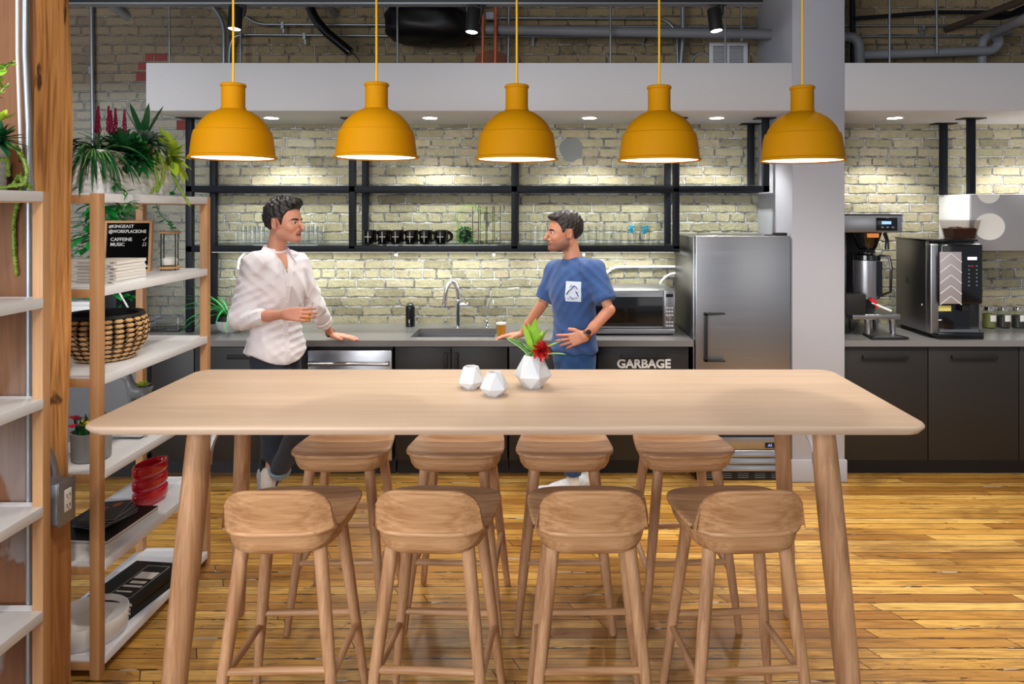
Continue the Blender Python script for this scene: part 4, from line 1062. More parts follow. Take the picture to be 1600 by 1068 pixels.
far = [(-.872, 3.125, 181, 'far side oak stool nearest the shelves, tucked under table'), (-.378, 3.125, 178, 'second far side oak stool from left, tucked under table'),
       (.088, 3.125, 180, 'third far side oak stool from left, in front of blue shirt man'), (.602, 3.125, 184, 'rightmost far side oak stool in front of the fridge base')]
for i, (x, y, a, lab) in enumerate(near + far):
    if i == 0: st.location = (x, y, 0); st.rotation_euler = (0, 0, R(a)); st['label'] = lab
    else: dup(st, (x, y, 0), R(a), lab)

# ================================================================ PENDANTS
LY = 2.85; s = LY / F
def make_pendant():
    t = thing('pendant_lamp', 'mustard pendant', 'pendant lamp', (0, 0, 0), group='mustard pendant lamps over the table')
    pr = [(.156, .006), (.161, .001), (.166, 0), (.168, .004), (.166, .010), (.1605, .014), (.158, .04), (.1525, .085), (.1480, .104), (.1470, .109), (.1455, .1105), (.1395, .112), (.1385, .116), (.133, .130), (.118, .152), (.098, .172), (.074, .188), (.056, .196), (.048, .200), (.0475, .206), (.045, .210),
          (.045, .288), (.049, .292), (.050, .298), (.046, .303), (.035, .304), (.008, .304), (.007, .304)]
    inner = [(.046, .20), (.095, .168), (.138, .108), (.152, .04), (.156, .006)]
    obj('shade', G().lathe([(r_, z) for r_, z in pr], 64), M['mustard'], t, ang=34)
    obj('shade_lining', G().lathe(inner, 48), M['white'], t)
    obj('light_disc', G().lathe([(.001, .005), (.156, .005)], 48), M['bulb'], t)
    obj('cord', G().tube([(0, 0, .30), (0, 0, .38), (0, 0, 3.6 - 1.97)], [.0055, .0045, .0045], 8), M['mcord'], t)
    obj('canopy', G().lathe([(.001, 1.61), (.05, 1.61), (.05, 1.63)], 24), M['mustard'], t)
    return t
pl = make_pendant()
ordp = ['leftmost mustard dome pendant lamp, above the shelf side of table', 'second mustard dome pendant lamp from the left', 'middle mustard dome pendant lamp over the vases',
        'fourth mustard dome pendant lamp from the left', 'rightmost mustard dome pendant lamp in front of the white column']
for i, (px, py) in enumerate(((364.5, 248), (588.3, 247), (807.5, 250), (1030, 251.5), (1253.5, 252))):
    p = (XX(px, LY), LY, ZZ(py, LY))
    if i == 0: pl.location = p; pl['label'] = ordp[0]
    else: dup(pl, p, 0, ordp[i])
    lamp('SPOT', 'pendant_bulb', (p[0], p[1], p[2] - .01), 9.5, (1, .90, .77), (p[0], p[1], 0), spot_size=R(125), spot_blend=.5, shadow_soft_size=.10)

# ================================================================ VASES AND TABLE FLOWERS
def facet_vase(name, label, c, r, h, rot, belt=.34, top=.52, open_=.40):
    t = thing(name, label, 'vase', c, rot, group='faceted white vases')
    n = 6; vs = []
    def ring(rad, z, ph): return [(rad * math.cos(2 * PI * k / n + ph), rad * math.sin(2 * PI * k / n + ph), z) for k in range(n)]
    vs += ring(r * .50, 0, 0) + ring(r, h * belt, PI / 6) + ring(r * top, h, 0) + ring(r * open_, h, 0) + ring(r * open_, h * .75, 0)
    fs = [tuple(range(5, -1, -1))]
    for k in range(n):
        k1 = (k + 1) % n
        fs += [(k, k1, 6 + k), (k1, 6 + k1, 6 + k), (6 + k, 6 + k1, 12 + k1), (6 + k, 12 + k1, 12 + k), (12 + k, 12 + k1, 18 + k1, 18 + k), (18 + k, 18 + k1, 24 + k1, 24 + k)]
    fs.append(tuple(range(24, 30)))
    obj('body', G().add(vs, fs), M['ceramic'], t, bevel=.0012, smooth=False)
    return t
def onT(px, py): Y = (CZ - TZ) * F / (py - CY); return Vector((XX(px, Y), Y, TZ))
p = onT(736, 606); facet_vase('faceted_vase', 'small empty white faceted vase, left of the three', tuple(p), .058, .088, .2)
p = onT(773, 617); facet_vase('faceted_vase', 'small empty white faceted vase, front middle of the three', tuple(p), .058, .090, .75)
p = onT(832.5, 604); vz = facet_vase('faceted_vase', 'large white faceted vase holding green and red succulents', tuple(p), .078, .130, .35, .38, .48, .38)
t = thing('succulent_bouquet', 'lime leaves and red succulent standing in the large white vase', 'plant', (p.x, p.y, TZ + .10))
g = G()
for a, e, L, w_ in ((-20, 1.6, .155, .040), (8, 2.6, .165, .046), (30, 1.3, .14, .036), (58, .75, .13, .034), (78, .30, .13, .030), (-48, 1.2, .14, .026), (150, 1.7, .12, .034), (-165, 2.4, .14, .034), (100, .9, .11, .03), (12, .8, .12, .03)):
    d_ = Vector((math.sin(R(a)), -math.cos(R(a)) * .35, e)); g.leaf((.008 * math.sin(R(a)), 0, .02), d_, L, w_, .35, .25, 8)
obj('lime_leaves', g, M['leaf_lime'], t)
g = G()
for k in range(13):
    f = k / 12; c = Vector((-.012 - .088 * f, -.02 - .015 * f, .038 + .072 * f - .03 * f * f + .02 * f)); q = .017 * (1 - .55 * f)
    for m_ in range(5):
        a = 2 * PI * m_ / 5 + k
        g.leaf(c, (math.cos(a) * .8, math.sin(a) * .8, .5 + .3 * f), q * 1.3, q * 1.2, .2, .4, 3)
g.tube([(-.005, -.01, .02), (-.05, -.025, .065), (-.10, -.035, .10)], .003, 6)
obj('string_stem', g, mat('pale_green', srgb(150, 200, 120), .5, var=.25), t)
g = G(); rc = Vector((.034, -.045, .055)); ax = Vector((.35, -.8, .35)).normalized(); q_ = ax.to_track_quat('Z', 'Y').to_matrix()
for ring_, (cnt, L, tilt) in enumerate(((5, .022, .35), (7, .034, .75), (9, .044, 1.25), (9, .046, 1.8))):
    for k in range(cnt):
        a = 2 * PI * k / cnt + ring_ * .4; d_ = q_ @ Vector((math.sin(tilt) * math.cos(a), math.sin(tilt) * math.sin(a), math.cos(tilt)))
        g.leaf(rc, d_, L, .027, -.25, .55, 5)
obj('red_rosette', g, M['redflower'], t)

# ================================================================ SHELVING
SX = -1.672; SD = .355; LV = [1.828, 1.473, 1.137, .778, .430, .072]
def shelf_unit(label, y0, y1, levels, th=.034):
    t = thing('shelving_unit', label, 'shelving', (SX, y0, 0), group='white shelving units')
    L = y1 - y0; u = .036
    for (x, y) in ((-u, 0), (-u, L - u), (-SD, 0), (-SD, L - u)):
        obj('upright', G().box(x, x + u, y, y + u, 0, levels[0]), M['ash'], t, bevel=.0015)
    for z in levels:
        obj('shelf', G().box(-SD + .004, .002, u, L - u, z - th, z), M['shelf'], t, bevel=.002)
        for y in (0.004, L - u):
            obj('end_rail', G().box(-SD + u, -u, y, y + u - .006, z - th - .004, z - .006), M['ash'], t, bevel=.001)
            obj('shelf_tip', G().box(-SD + u + .001, -u - .001, y - .0, y + u - .004, z - .006, z), M['shelf'], t)
    return t
shelf_unit('tall white shelf unit with ash uprights beyond the timber post', 2.645, 3.53, LV)
shelf_unit('near white shelf unit at left frame edge, mostly empty', 1.50, 2.385, LV)

# --- top shelf: ribbed planter and plants
Z0 = LV[0]
def ribbed(w_, d_, h):
    g = G(); nz = 34; path = []
    for (x, y) in ((-w_ / 2, -d_ / 2), (w_ / 2, -d_ / 2), (w_ / 2, d_ / 2), (-w_ / 2, d_ / 2)): path.append(Vector((x, y)))
    n = 22
    def f(u, v):
        a = u * 4; k = int(a) % 4; q = a - int(a); p = path[k].lerp(path[(k + 1) % 4], q)
        z = v * h; nrm = Vector(((path[(k + 1) % 4] - path[k]).y, -(path[(k + 1) % 4] - path[k]).x)).normalized()
        s_ = (.0080 * abs(math.sin(v * PI * 6.5 + .45 * math.sin(q * 8 + k)))) * (1 if .02 < q < .98 else .5)
        p = p + nrm * s_
        return (p.x, p.y, z)
    g.surf(f, n * 4, nz, True); g.box(-w_ / 2 + .003, w_ / 2 - .003, -d_ / 2 + .003, d_ / 2 - .003, h - .03, h - .02)
    return g
t = thing('ribbed_planter', 'white rippled rectangular planter on top of the far shelf unit', 'planter', (-1.80, 2.98, Z0))
obj('body', ribbed(.16, .50, .172), M['white'], t, ang=70)
PZ = Z0 + .155
def plant(name, label, loc, build, mats, cat='plant', group='mixed plants in the ribbed planter'):
    t = thing(name, label, cat, loc, group=group)
    for (nm, m_), g in zip(mats, build()): obj(nm, g, M[m_] if isinstance(m_, str) else m_, t)
    return t
def spider(seed, n, L0, L1, w_, bias=(0, 0)):
    def b():
        r_ = random.Random(seed); g = G(); s_ = G()
        for k in range(n):
            a = r_.uniform(0, 6.283); L = r_.uniform(L0, L1); e = r_.uniform(.5, 1.6); d_ = Vector((math.cos(a) + bias[0], math.sin(a) + bias[1], e)); ro = r_.uniform(-.4, .4); dr = r_.uniform(1.8, 3.6)
            bp = Vector((r_.uniform(-.02, .02), r_.uniform(-.03, .03), 0))
            g.leaf(bp, d_, L, w_, dr, .25, 9, ro); s_.leaf(bp + Vector((0, 0, .0012)) + d_.normalized() * .002, d_, L * .97, w_ * .35, dr, .0, 9, ro)
        return g, s_
    return b
plant('spider_plant', 'variegated spider plant with long arching leaves at planter near end', (-1.78, 2.79, PZ), spider(11, 80, .14, .26, .0125, (.30, -.15)), (('leaves', 'leaf_dark'), ('leaf_stripes', 'leaf_var')))
def heather(seed):
    def b():
        r_ = random.Random(seed); gs = []; l = G()
        for k in range(6):
            x, y, h = r_.uniform(.0, .05), r_.uniform(-.10, .06), r_.uniform(.15, .20); l.tube([(x, y, 0), (x, y + .01, h * .5)], .003, 5)
            g = G()
            for i in range(70):
                f = i / 70; a = i * 2.4; q = .0095 * (1 - f * .8) * r_.uniform(.6, 1.1)
                g.ell((x + q * math.cos(a), y + q * math.sin(a), h * .52 + h * .54 * f), .0030, .0030, .0042, 6)
            gs.append(g)
        return gs + [l]
    return b
plant('heather_spikes', 'burgundy flower spikes rising from the ribbed planter', (-1.80, 2.90, PZ), heather(4), tuple([('flower_spike', 'burgundy')] * 6) + (('stems', 'leaf_dark'),))
def rosette(seed, rings, L, w_, tilt0=.2, tilt1=1.5, up=(0, 0, 1), cup=.3, dr=.1):
    def b():
        g = G(); q_ = Vector(up).normalized().to_track_quat('Z', 'Y').to_matrix()
        for j in range(rings):
            f = j / max(1, rings - 1); cnt = 5 + j * 2
            for k in range(cnt):
                a = 2 * PI * k / cnt + j * .6 + seed; tl = tilt0 + (tilt1 - tilt0) * f
                g.leaf((0, 0, 0), q_ @ Vector((math.sin(tl) * math.cos(a), math.sin(tl) * math.sin(a), math.cos(tl))), L * (.55 + .45 * f), w_, dr, cup, 6)
        return (g,)
    return b
plant('green_succulent', 'dark green broad succulent hanging over planter front', (-1.735, 2.92, PZ + .02), rosette(1, 5, .125, .040, up=(.8, -.4, .6)), (('leaves', 'leaf_dark'),))
plant('olive_succulent', 'olive brown rosette with broad leaves behind planter rim', (-1.79, 2.99, PZ + .07), rosette(2, 4, .085, .040, up=(.3, -.6, .8)), (('leaves', 'olive'),))
plant('jade_succulent', 'bright green small-leafed succulent at planter middle', (-1.735, 3.02, PZ + .01), rosette(3, 6, .11, .024, up=(.9, -.3, .4)), (('leaves', 'leaf_bright'),))
plant('rust_succulent', 'orange tipped succulent cluster left of planter middle', (-1.725, 2.965, PZ + .055), rosette(5, 2, .035, .013, .3, 1.0, up=(.7, -.6, .6)), (('leaves', 'rust'),))
plant('rust_succulent', 'orange tipped succulent cluster right of planter middle', (-1.712, 3.05, PZ + .035), rosette(6, 3, .040, .013, .3, 1.2, up=(.7, -.5, .6)), (('leaves', 'rust'),))
plant('dusty_miller', 'grey green bushy foliage behind planter right half', (-1.75, 3.10, PZ + .07), rosette(7, 7, .115, .028, .1, 1.6, cup=.6, dr=.5), (('leaves', 'leaf_grey'),))
plant('sword_leaf_plant', 'tall pointed dark green leaves at planter right end', (-1.78, 3.13, PZ + .08), rosette(8, 2, .19, .028, .05, .45), (('leaves', 'leaf_dark'),))
plant('lime_lily', 'yellow green broad lily leaves at planter right end', (-1.70, 3.19, PZ + .02), rosette(9, 3, .145, .048, .4, 1.4, up=(.9, .2, .35)), (('leaves', 'leaf_yel'),))
def fern(seed, n, L):
    def b():
        r_ = random.Random(seed); g = G()
        for k in range(n):
            a = r_.uniform(0, 6.283); d_ = Vector((math.cos(a) * .7 + .3, math.sin(a) * .7 - .1, 1.3)); p = Vector((r_.uniform(-.05, .05), r_.uniform(-.2, .2), 0)); Lk = L * r_.uniform(.6, 1)
            for i in range(14):
                p = p + d_.normalized() * Lk / 14; d_ = (d_ + Vector((0, 0, -.09)))
                for s_ in (-1, 1): g.leaf(p, Vector((d_.y, -d_.x, .15)) * s_ + d_ * .5, .026 * (1 - i / 20), .010, .3, n=2)
        return (g,)
    return b
plant('fern', 'loose fern sprays behind the planter flowers', (-1.80, 2.98, PZ), fern(3, 46, .16), (('fronds', 'leaf_mid'),))
def strands(paths, r_=.011, seed=0, dens=150):
    def b():
        rr_ = random.Random(seed); g = G()
        for P in paths:
            P = [Vector(p) for p in P]; L = [0]
            for a, b2 in zip(P, P[1:]): L.append(L[-1] + (b2 - a).length)
            def ev(s_):
                for i in range(len(P) - 1):
                    if s_ <= L[i + 1]: return P[i].lerp(P[i + 1], (s_ - L[i]) / max(1e-6, L[i + 1] - L[i]))
                return P[-1]
            cnt = int(L[-1] * dens * 6); g.tube([ev(L[-1] * i / 24) for i in range(25)], [r_ * .75 * (1 - .45 * i / 24) for i in range(25)], 7)
            for i in range(cnt):
                s_ = L[-1] * i / cnt; q = r_ * (1 - .45 * i / cnt); d_ = Vector((rr_.gauss(0, 1), rr_.gauss(0, 1), rr_.gauss(0, 1))).normalized()
                c = ev(s_) + d_ * q * .8
                g.add([c + Vector(v) * .0034 for v in ((1, 0, 0), (-1, 0, 0), (0, 1, 0), (0, -1, 0), (0, 0, 1), (0, 0, -1))], [(0, 2, 4), (2, 1, 4), (1, 3, 4), (3, 0, 4), (2, 0, 5), (1, 2, 5), (3, 1, 5), (0, 3, 5)])
        return (g,)
    return b
q0 = Vector((-1.72, 3.10, PZ))
def rel(px, py, Y, o): return A(px, py, Y) - o
plant('hanging_amaranth', 'green rope-like amaranth tassels drooping over planter right end', tuple(q0),
      strands([[(0, 0, 0), rel(252, 217, 3.12, q0), rel(262, 232, 3.14, q0), rel(268, 258, 3.14, q0), rel(272, 278, 3.13, q0), rel(284, 300, 3.12, q0), rel(297, 321, 3.12, q0)],
               [(0, .0, -.02), rel(240, 240, 3.05, q0), rel(242, 265, 3.04, q0), rel(247, 284, 3.03, q0), rel(236, 302, 3.0, q0)],
               [(0, .01, -.02), rel(250, 243, 3.07, q0), rel(256, 262, 3.06, q0), rel(254, 282, 3.05, q0), rel(244, 300, 3.02, q0)]], .0125, 2), (('tassels', 'amaranth'),))
def trailing(seed, nodes, leafL=.06, lw=.016):
    def b():
        r_ = random.Random(seed); g = G(); s_ = G()
        for nd in nodes:
            nd = Vector(nd)
            for k in range(8):
                a = r_.uniform(0, 6.283); d_ = Vector((math.cos(a) * .6 + .25, math.sin(a), r_.uniform(-.5, .7)))
                g.leaf(nd, d_, leafL * r_.uniform(.7, 1.1), lw, .8, .2, 4); s_.leaf(nd + Vector((0, 0, .001)), d_, leafL * .8, lw * .4, .8, 0, 4)
        for a, b2 in zip(nodes, nodes[1:]): g.tube([a, b2], .002, 5)
        return g, s_
    return b
q1 = Vector((-1.70, 2.80, Z0 + .02))
plant('trailing_ivy', 'variegated trailing plant falling over top shelf onto the letter board', tuple(q1),
      trailing(5, [rel(128, 296, 2.75, q1), rel(146, 290, 2.78, q1), rel(168, 272, 2.8, q1), rel(176, 284, 2.82, q1), rel(196, 300, 2.83, q1), rel(200, 318, 2.84, q1), rel(208, 326, 2.85, q1), rel(188, 322, 2.83, q1)]), (('leaves', 'leaf_mid'), ('stripes', mat('cream_stripe', srgb(206, 220, 160), .5))), group='trailing plants on the shelves')
q1 = Vector((-1.85, 3.40, Z0 + .005))
def ivy(nodes, seed, L=.035):
    def b():
        r_ = random.Random(seed); g = G()
        for a, b2 in zip(nodes, nodes[1:]):
            g.tube([a, b2], .0022, 5)
            for k in range(4):
                p_ = Vector(a).lerp(Vector(b2), k / 4); g.leaf(p_, (r_.uniform(-1, 1), r_.uniform(-1, .2), r_.uniform(-.6, .4)), L * r_.uniform(.7, 1.2), L * .8, .4, .1, 4)
        return (g,)
    return b
plant('trailing_ivy', 'bright green ivy vine hanging behind shelf onto the hourglass', tuple(q1), ivy([rel(278, 250, 3.45, q1), rel(282, 275, 3.45, q1), rel(272, 298, 3.45, q1), rel(256, 306, 3.45, q1), rel(244, 318, 3.44, q1), rel(250, 335, 3.43, q1), rel(262, 345, 3.42, q1), rel(272, 362, 3.42, q1)], 3), (('vine', 'leaf_bright'),), group='trailing plants on the shelves')
# --- near unit top: planter and strands
t = thing('ribbed_planter', 'white planter cut by the left frame edge on near shelf unit', 'planter', (-1.895, 2.17, Z0))
obj('body', ribbed(.20, .36, .165), M['white'], t, ang=70)
q2 = Vector((-1.80, 2.25, Z0 + .15))
plant('hanging_amaranth', 'green amaranth tassel piled on near shelf and hanging by the post', tuple(q2),
      strands([[(0, 0, 0), rel(14, 226, 2.3, q2), rel(27, 232, 2.3, q2), rel(38, 250, 2.3, q2), rel(43, 270, 2.3, q2), rel(38, 288, 2.3, q2), rel(18, 291, 2.29, q2), rel(-10, 294, 2.28, q2)],
               [(0, 0, -.04), rel(12, 250, 2.28, q2), rel(13, 275, 2.28, q2)],
               [rel(48, 293, 2.33, q2), rel(35, 284, 2.33, q2), rel(30, 272, 2.33, q2), rel(18, 292, 2.32, q2)],
               [rel(30, 296, 2.39, q2), rel(48, 305, 2.40, q2), rel(52, 312, 2.40, q2), rel(30, 308, 2.4, q2), rel(24, 330, 2.4, q2), rel(21, 350, 2.4, q2), rel(22, 395, 2.4, q2), rel(26, 430, 2.4, q2)]], .0105, 6), (('tassels', 'amaranth'),))
plant('eucalyptus_sprig', 'pale green leaf sprig high at the left frame edge', tuple(A(-6, 130, 2.2)), lambda: (ivy([(0, 0, 0), (.015, 0, .03), (.035, 0, .055), (.06, 0, .07)], 5, .03)()[0].merge(ivy([(0, 0, -.04), (.02, 0, -.02), (.04, 0, .0)], 6, .025)()[0]),), (('leaves', 'leaf_lime'),), group='plants in the near planter')
plant('near_succulents', 'dark green and orange tipped succulents at left frame edge', tuple(A(-2, 218, 2.22)), lambda: (rosette(3, 4, .085, .022, up=(.6, -.4, .7))()[0], rosette(4, 2, .03, .014, up=(.3, -.5, 1))()[0].merge(G(), None)), (('leaves', 'leaf_dark'), ('flower', 'rust')), group='plants in the near planter')
plant('lime_lily', 'small lime lily leaves at the left frame edge above planter', tuple(A(2, 188, 2.22)), rosette(4, 2, .05, .02, .1, .9, up=(.3, -.2, 1)), (('leaves', 'leaf_yel'),), group='plants in the near planter')

# --- second shelf: books, letter board, hourglass
def paper_stack(name, group, specs, cat, cover=None, page=None):
    """one thing per booklet, each cover + page block"""
    for (c, w_, d_, h, rz, lab, cm, pm) in specs:
        t = thing(name, lab, cat, c, rz, group=group)
        obj('pages', G().box(-w_ / 2 + .002, w_ / 2 - .001, -d_ / 2 + .001, d_ / 2 - .001, .0012, h - .0012), pm, t, smooth=False)
        obj('cover', G().box(-w_ / 2, w_ / 2, -d_ / 2, d_ / 2, h - .0013, h).box(-w_ / 2, w_ / 2, -d_ / 2, d_ / 2, 0, .0013), cm, t, smooth=False)
        yield t
rr = random.Random(9)
specs = []
ords = ['bottom', 'second from bottom', 'third from bottom', 'fourth from bottom', 'fifth from bottom', 'sixth from bottom', 'top']
for k in range(7):
    specs.append(((-1.825 + rr.uniform(-.004, .004), 2.885 + rr.uniform(-.004, .004), LV[1] + .0001 + k * .0128), .27, .21, .0122, R(rr.uniform(-2, 2)), 'white magazine on the second shelf, %s of the white stack' % ords[k], M['cream'], M['white']))
for t in paper_stack('magazine', 'white magazines below the letter board', specs, 'magazine'):
    o = obj('spine_print', G().box(-.02, .07, -.1058, -.105, .005, .0068).box(.108, .124, -.1058, -.105, .004, .0075), M['grey'], t, smooth=False)
Yl = 3.33; a = A(161, 421, Yl); b_ = A(233, 341, Yl); bw = b_.x - a.x; bh = b_.z - a.z
t = thing('letter_board', 'black felt letter board with white words in an oak frame', 'sign', (a.x + bw / 2, Yl, LV[1])); t.rotation_euler = (R(-5), 0, R(4))
obj('frame', G().box(-bw / 2, bw / 2, 0, .02, 0, .012).box(-bw / 2, bw / 2, 0, .02, bh - .012, bh).box(-bw / 2, -bw / 2 + .012, 0, .02, .012, bh - .012).box(bw / 2 - .012, bw / 2, 0, .02, .012, bh - .012), M['ash'], t, bevel=.0015)
g = G().box(-bw / 2 + .01, bw / 2 - .01, .010, .018, .01, bh - .01)
for k in range(46): g.box(-bw / 2 + .012, bw / 2 - .012, .0085, .0101, .014 + k * (bh - .028) / 46, .0165 + k * (bh - .028) / 46)
obj('felt', g, mat('black_felt', srgb(7, 7, 8), .95, spec=.1), t, smooth=False)
for s_, sz, x, z in (('#KINGEAST', .0215, -bw / 2 + .017, bh - .028), ('@WORKPLACEONE', .0215, -bw / 2 + .017, bh - .052), ('CAFFEINE', .0225, -bw / 2 + .027, bh - .090), ('MUSIC', .0225, -bw / 2 + .027, bh - .114)):
    me = text_mesh(s_, sz, .0008, .0002, 'LEFT'); o = obj('letters', me, M['cream'], t, smooth=False); o.location = (x, .0075, z); o.rotation_euler = (R(90), 0, 0)
    w_ = o.dimensions.x; tw = {'#KINGEAST': .115, '@WORKPLACEONE': .172, 'CAFFEINE': .098, 'MUSIC': .064}[s_]
    o.scale = (tw / max(w_, .01), 1, 1)
x = bw / 2 - .035; z = bh - .09
g = G().tube([(x - .007, .007, z + .001), (x - .002, .007, z - .006), (x + .009, .007, z + .010)], .0018, 6)
z -= .024; g.tube([(x - .004, .007, z - .005), (x - .004, .007, z + .008), (x + .007, .007, z + .009), (x + .007, .007, z - .004)], .0013, 6).ell((x - .006, .007, z - .006), .003, .0015, .0025, 8).ell((x + .005, .007, z - .005), .003, .0015, .0025, 8)
xx = -.02
for k in range(4): g.lathe([(.0045, -.001), (.0065, 0), (.0045, .001)], 12, c=(xx + k * .017, .007, .026), rot=Euler((R(90), 0, 0)).to_matrix())
g.tube([(bw / 2 - .036, .007, .020), (bw / 2 - .036, .007, .030)], .0045, 6).tube([(bw / 2 - .024, .007, .020), (bw / 2 - .014, .007, .031)], .002, 6).tube([(bw / 2 - .014, .007, .020), (bw / 2 - .024, .007, .031)], .002, 6)
obj('symbols', g, M['cream'], t)
p = A(265, 418, 3.42)
t = thing('hourglass', 'hourglass with white sand between wooden discs on second shelf', 'hourglass', (p.x, 3.42, LV[1])); hh = ZZ(361, 3.42) - LV[1]
obj('wooden_base', G().lathe([(.052, .008), (.052, .018)], 32), M['ash'], t, bevel=.001); obj('wooden_top', G().lathe([(.050, hh - .010), (.050, hh)], 32), M['ash'], t, bevel=.001)
for k in range(4):
    a = PI / 4 + k * PI / 2 + .3; obj('rod', G().tube([(.044 * math.cos(a), .044 * math.sin(a), 0), (.044 * math.cos(a), .044 * math.sin(a), hh + .004)], .0028, 8), M['bmatte'], t)
m_ = (hh + .008) / 2; pr = [(.012, .019), (.034, .024), (.038, .045), (.030, m_ - .020), (.008, m_ - .006), (.004, m_), (.008, m_ + .006), (.030, m_ + .020), (.038, hh - .042), (.032, hh - .020), (.012, hh - .012)]
obj('glass_bulbs', G().lathe(pr, 28), M['tumbler'], t)
obj('sand', G().lathe([(.001, .021), (.031, .026), (.035, .045), (.033, .056), (.018, .062), (.001, .064)], 24), M['cream'], t)
# --- third shelf: beaded basket
t = thing('bead_basket', 'round basket of wooden beads laced with black cord on third shelf', 'basket', (-1.855, 2.975, LV[2])); BH = .19
def br(v): return .158 * (math.sin(.60 + v * 1.42)) ** .9
obj('inner_shell', G().lathe([(.001, .004), (br(0) - .012, .004)] + [(br(k / 10) - .012, .004 + BH * k / 10) for k in range(11)] + [(br(1) - .018, BH), (br(.5) - .02, BH * .5), (br(0) - .022, .012), (.001, .012)], 48), M['bmatte'], t)
g = G(); c_ = G(); rows = 9; cols = 23
for j in range(rows):
    v = (j + .5) / rows; r_ = br(v); z = .004 + BH * v * .93
    for k in range(cols):
        a = 2 * PI * (k + .5) / cols; rot = Euler((0, 0, a)).to_matrix()
        g.ell((r_ * math.cos(a), r_ * math.sin(a), z), .010, .0205, .0104, 10, rot)
    for k in range(cols):
        for s_ in (-1, 1):
            a = 2 * PI * k / cols; P = []
            for q in (0, .5, 1):
                aa = a + s_ * (PI / cols) * abs(2 * q - 1); rr_ = br((j + q) / rows) + .0055
                P.append((rr_ * math.cos(aa), rr_ * math.sin(aa), .004 + BH * .93 * (j + q) / rows))
            c_.tube(P, .0025, 5)
obj('wooden_beads', g, mat('bead_wood', srgb(216, 172, 118), .5, var=.18, vscale=30), t)
for q in (.97, 1.0): c_.lathe([(br(q) - .008, BH * q * .97 + .002), (br(q) + .006, BH * q * .97 + .004), (br(q) + .002, BH * q * .97 + .012), (br(q) - .010, BH * q * .97 + .010), (br(q) - .008, BH * q * .97 + .002)], 48)
obj('cord_lacing', c_, M['bmatte'], t)
# --- fourth shelf: cactus pot, magazines, llama planter
t = thing('concrete_pot', 'grey concrete pot of pink and yellow cacti on fourth shelf', 'plant pot', (-1.80, 2.80, LV[3]))
obj('pot', G().lathe([(.001, 0), (.060, 0), (.068, .004), (.072, .112), (.066, .112), (.064, .1), (.001, .1)], 36), M['conc'], t)
g = G(); r_ = random.Random(1)
for k in range(90):
    a = r_.uniform(0, 6.28); q = r_.uniform(0, .058); g.leaf((q * math.cos(a), q * math.sin(a), .098), (r_.uniform(-.5, .5), r_.uniform(-.5, .5), 1.5), r_.uniform(.03, .085), .012, .4, n=3)
obj('foliage', g, M['leaf_dark'], t)
g = G()
for c in ((-.050, -.03, .165), (-.055, .0, .15), (-.046, -.045, .135)):
    for k in range(12):
        a = 2 * PI * k / 12; g.leaf(c, (math.cos(a), math.sin(a), .6), .026, .009, .2, n=3)
obj('pink_flowers', g, mat('magenta', srgb(214, 30, 84), .5), t)
g = G()
for k in range(14): g.ell((r_.uniform(-.030, .02), r_.uniform(-.05, .01), r_.uniform(.142, .158)), .008, .008, .008, 8)
obj('yellow_flowers', g, M['yellowflower'], t)
pk = mat('pink_bordered_cover', srgb(232, 90, 150), .5)
sp = [((-1.86, 3.20, LV[3] + .0001), .25, .30, .010, R(3), 'grey magazine under the pink-edged book on fourth shelf', M['grey'], M['cream']),
      ((-1.85, 3.18, LV[3] + .0102), .24, .30, .012, R(-2), 'grey covered magazine lying second on fourth shelf', M['conc'], M['white'])]
list(paper_stack('magazine', 'magazines under the llama planter', sp, 'magazine'))
t = next(paper_stack('picture_book', 'magazines under the llama planter', [((-1.85, 3.32, LV[3] + .0223), .25, .31, .038, R(2), 'white picture book with pink border beneath the llama planter', M['white'], M['cream'])], 'book'))
g = G().box(-.125, .125, -.1555, -.145, .0381, .0385).box(-.125, .125, .145, .1555, .0381, .0385).box(-.125, -.115, -.145, .145, .0381, .0385).box(.115, .125, -.145, .145, .0381, .0385).box(-.125, .125, -.1556, -.155, .002, .009)
obj('pink_border', g, M['pink'], t, smooth=False)
lz = LV[3] + .0608
t = thing('llama_planter', 'grey ceramic llama planter with a lime succulent on pink-edged book', 'planter', (-1.895, 3.30, lz))
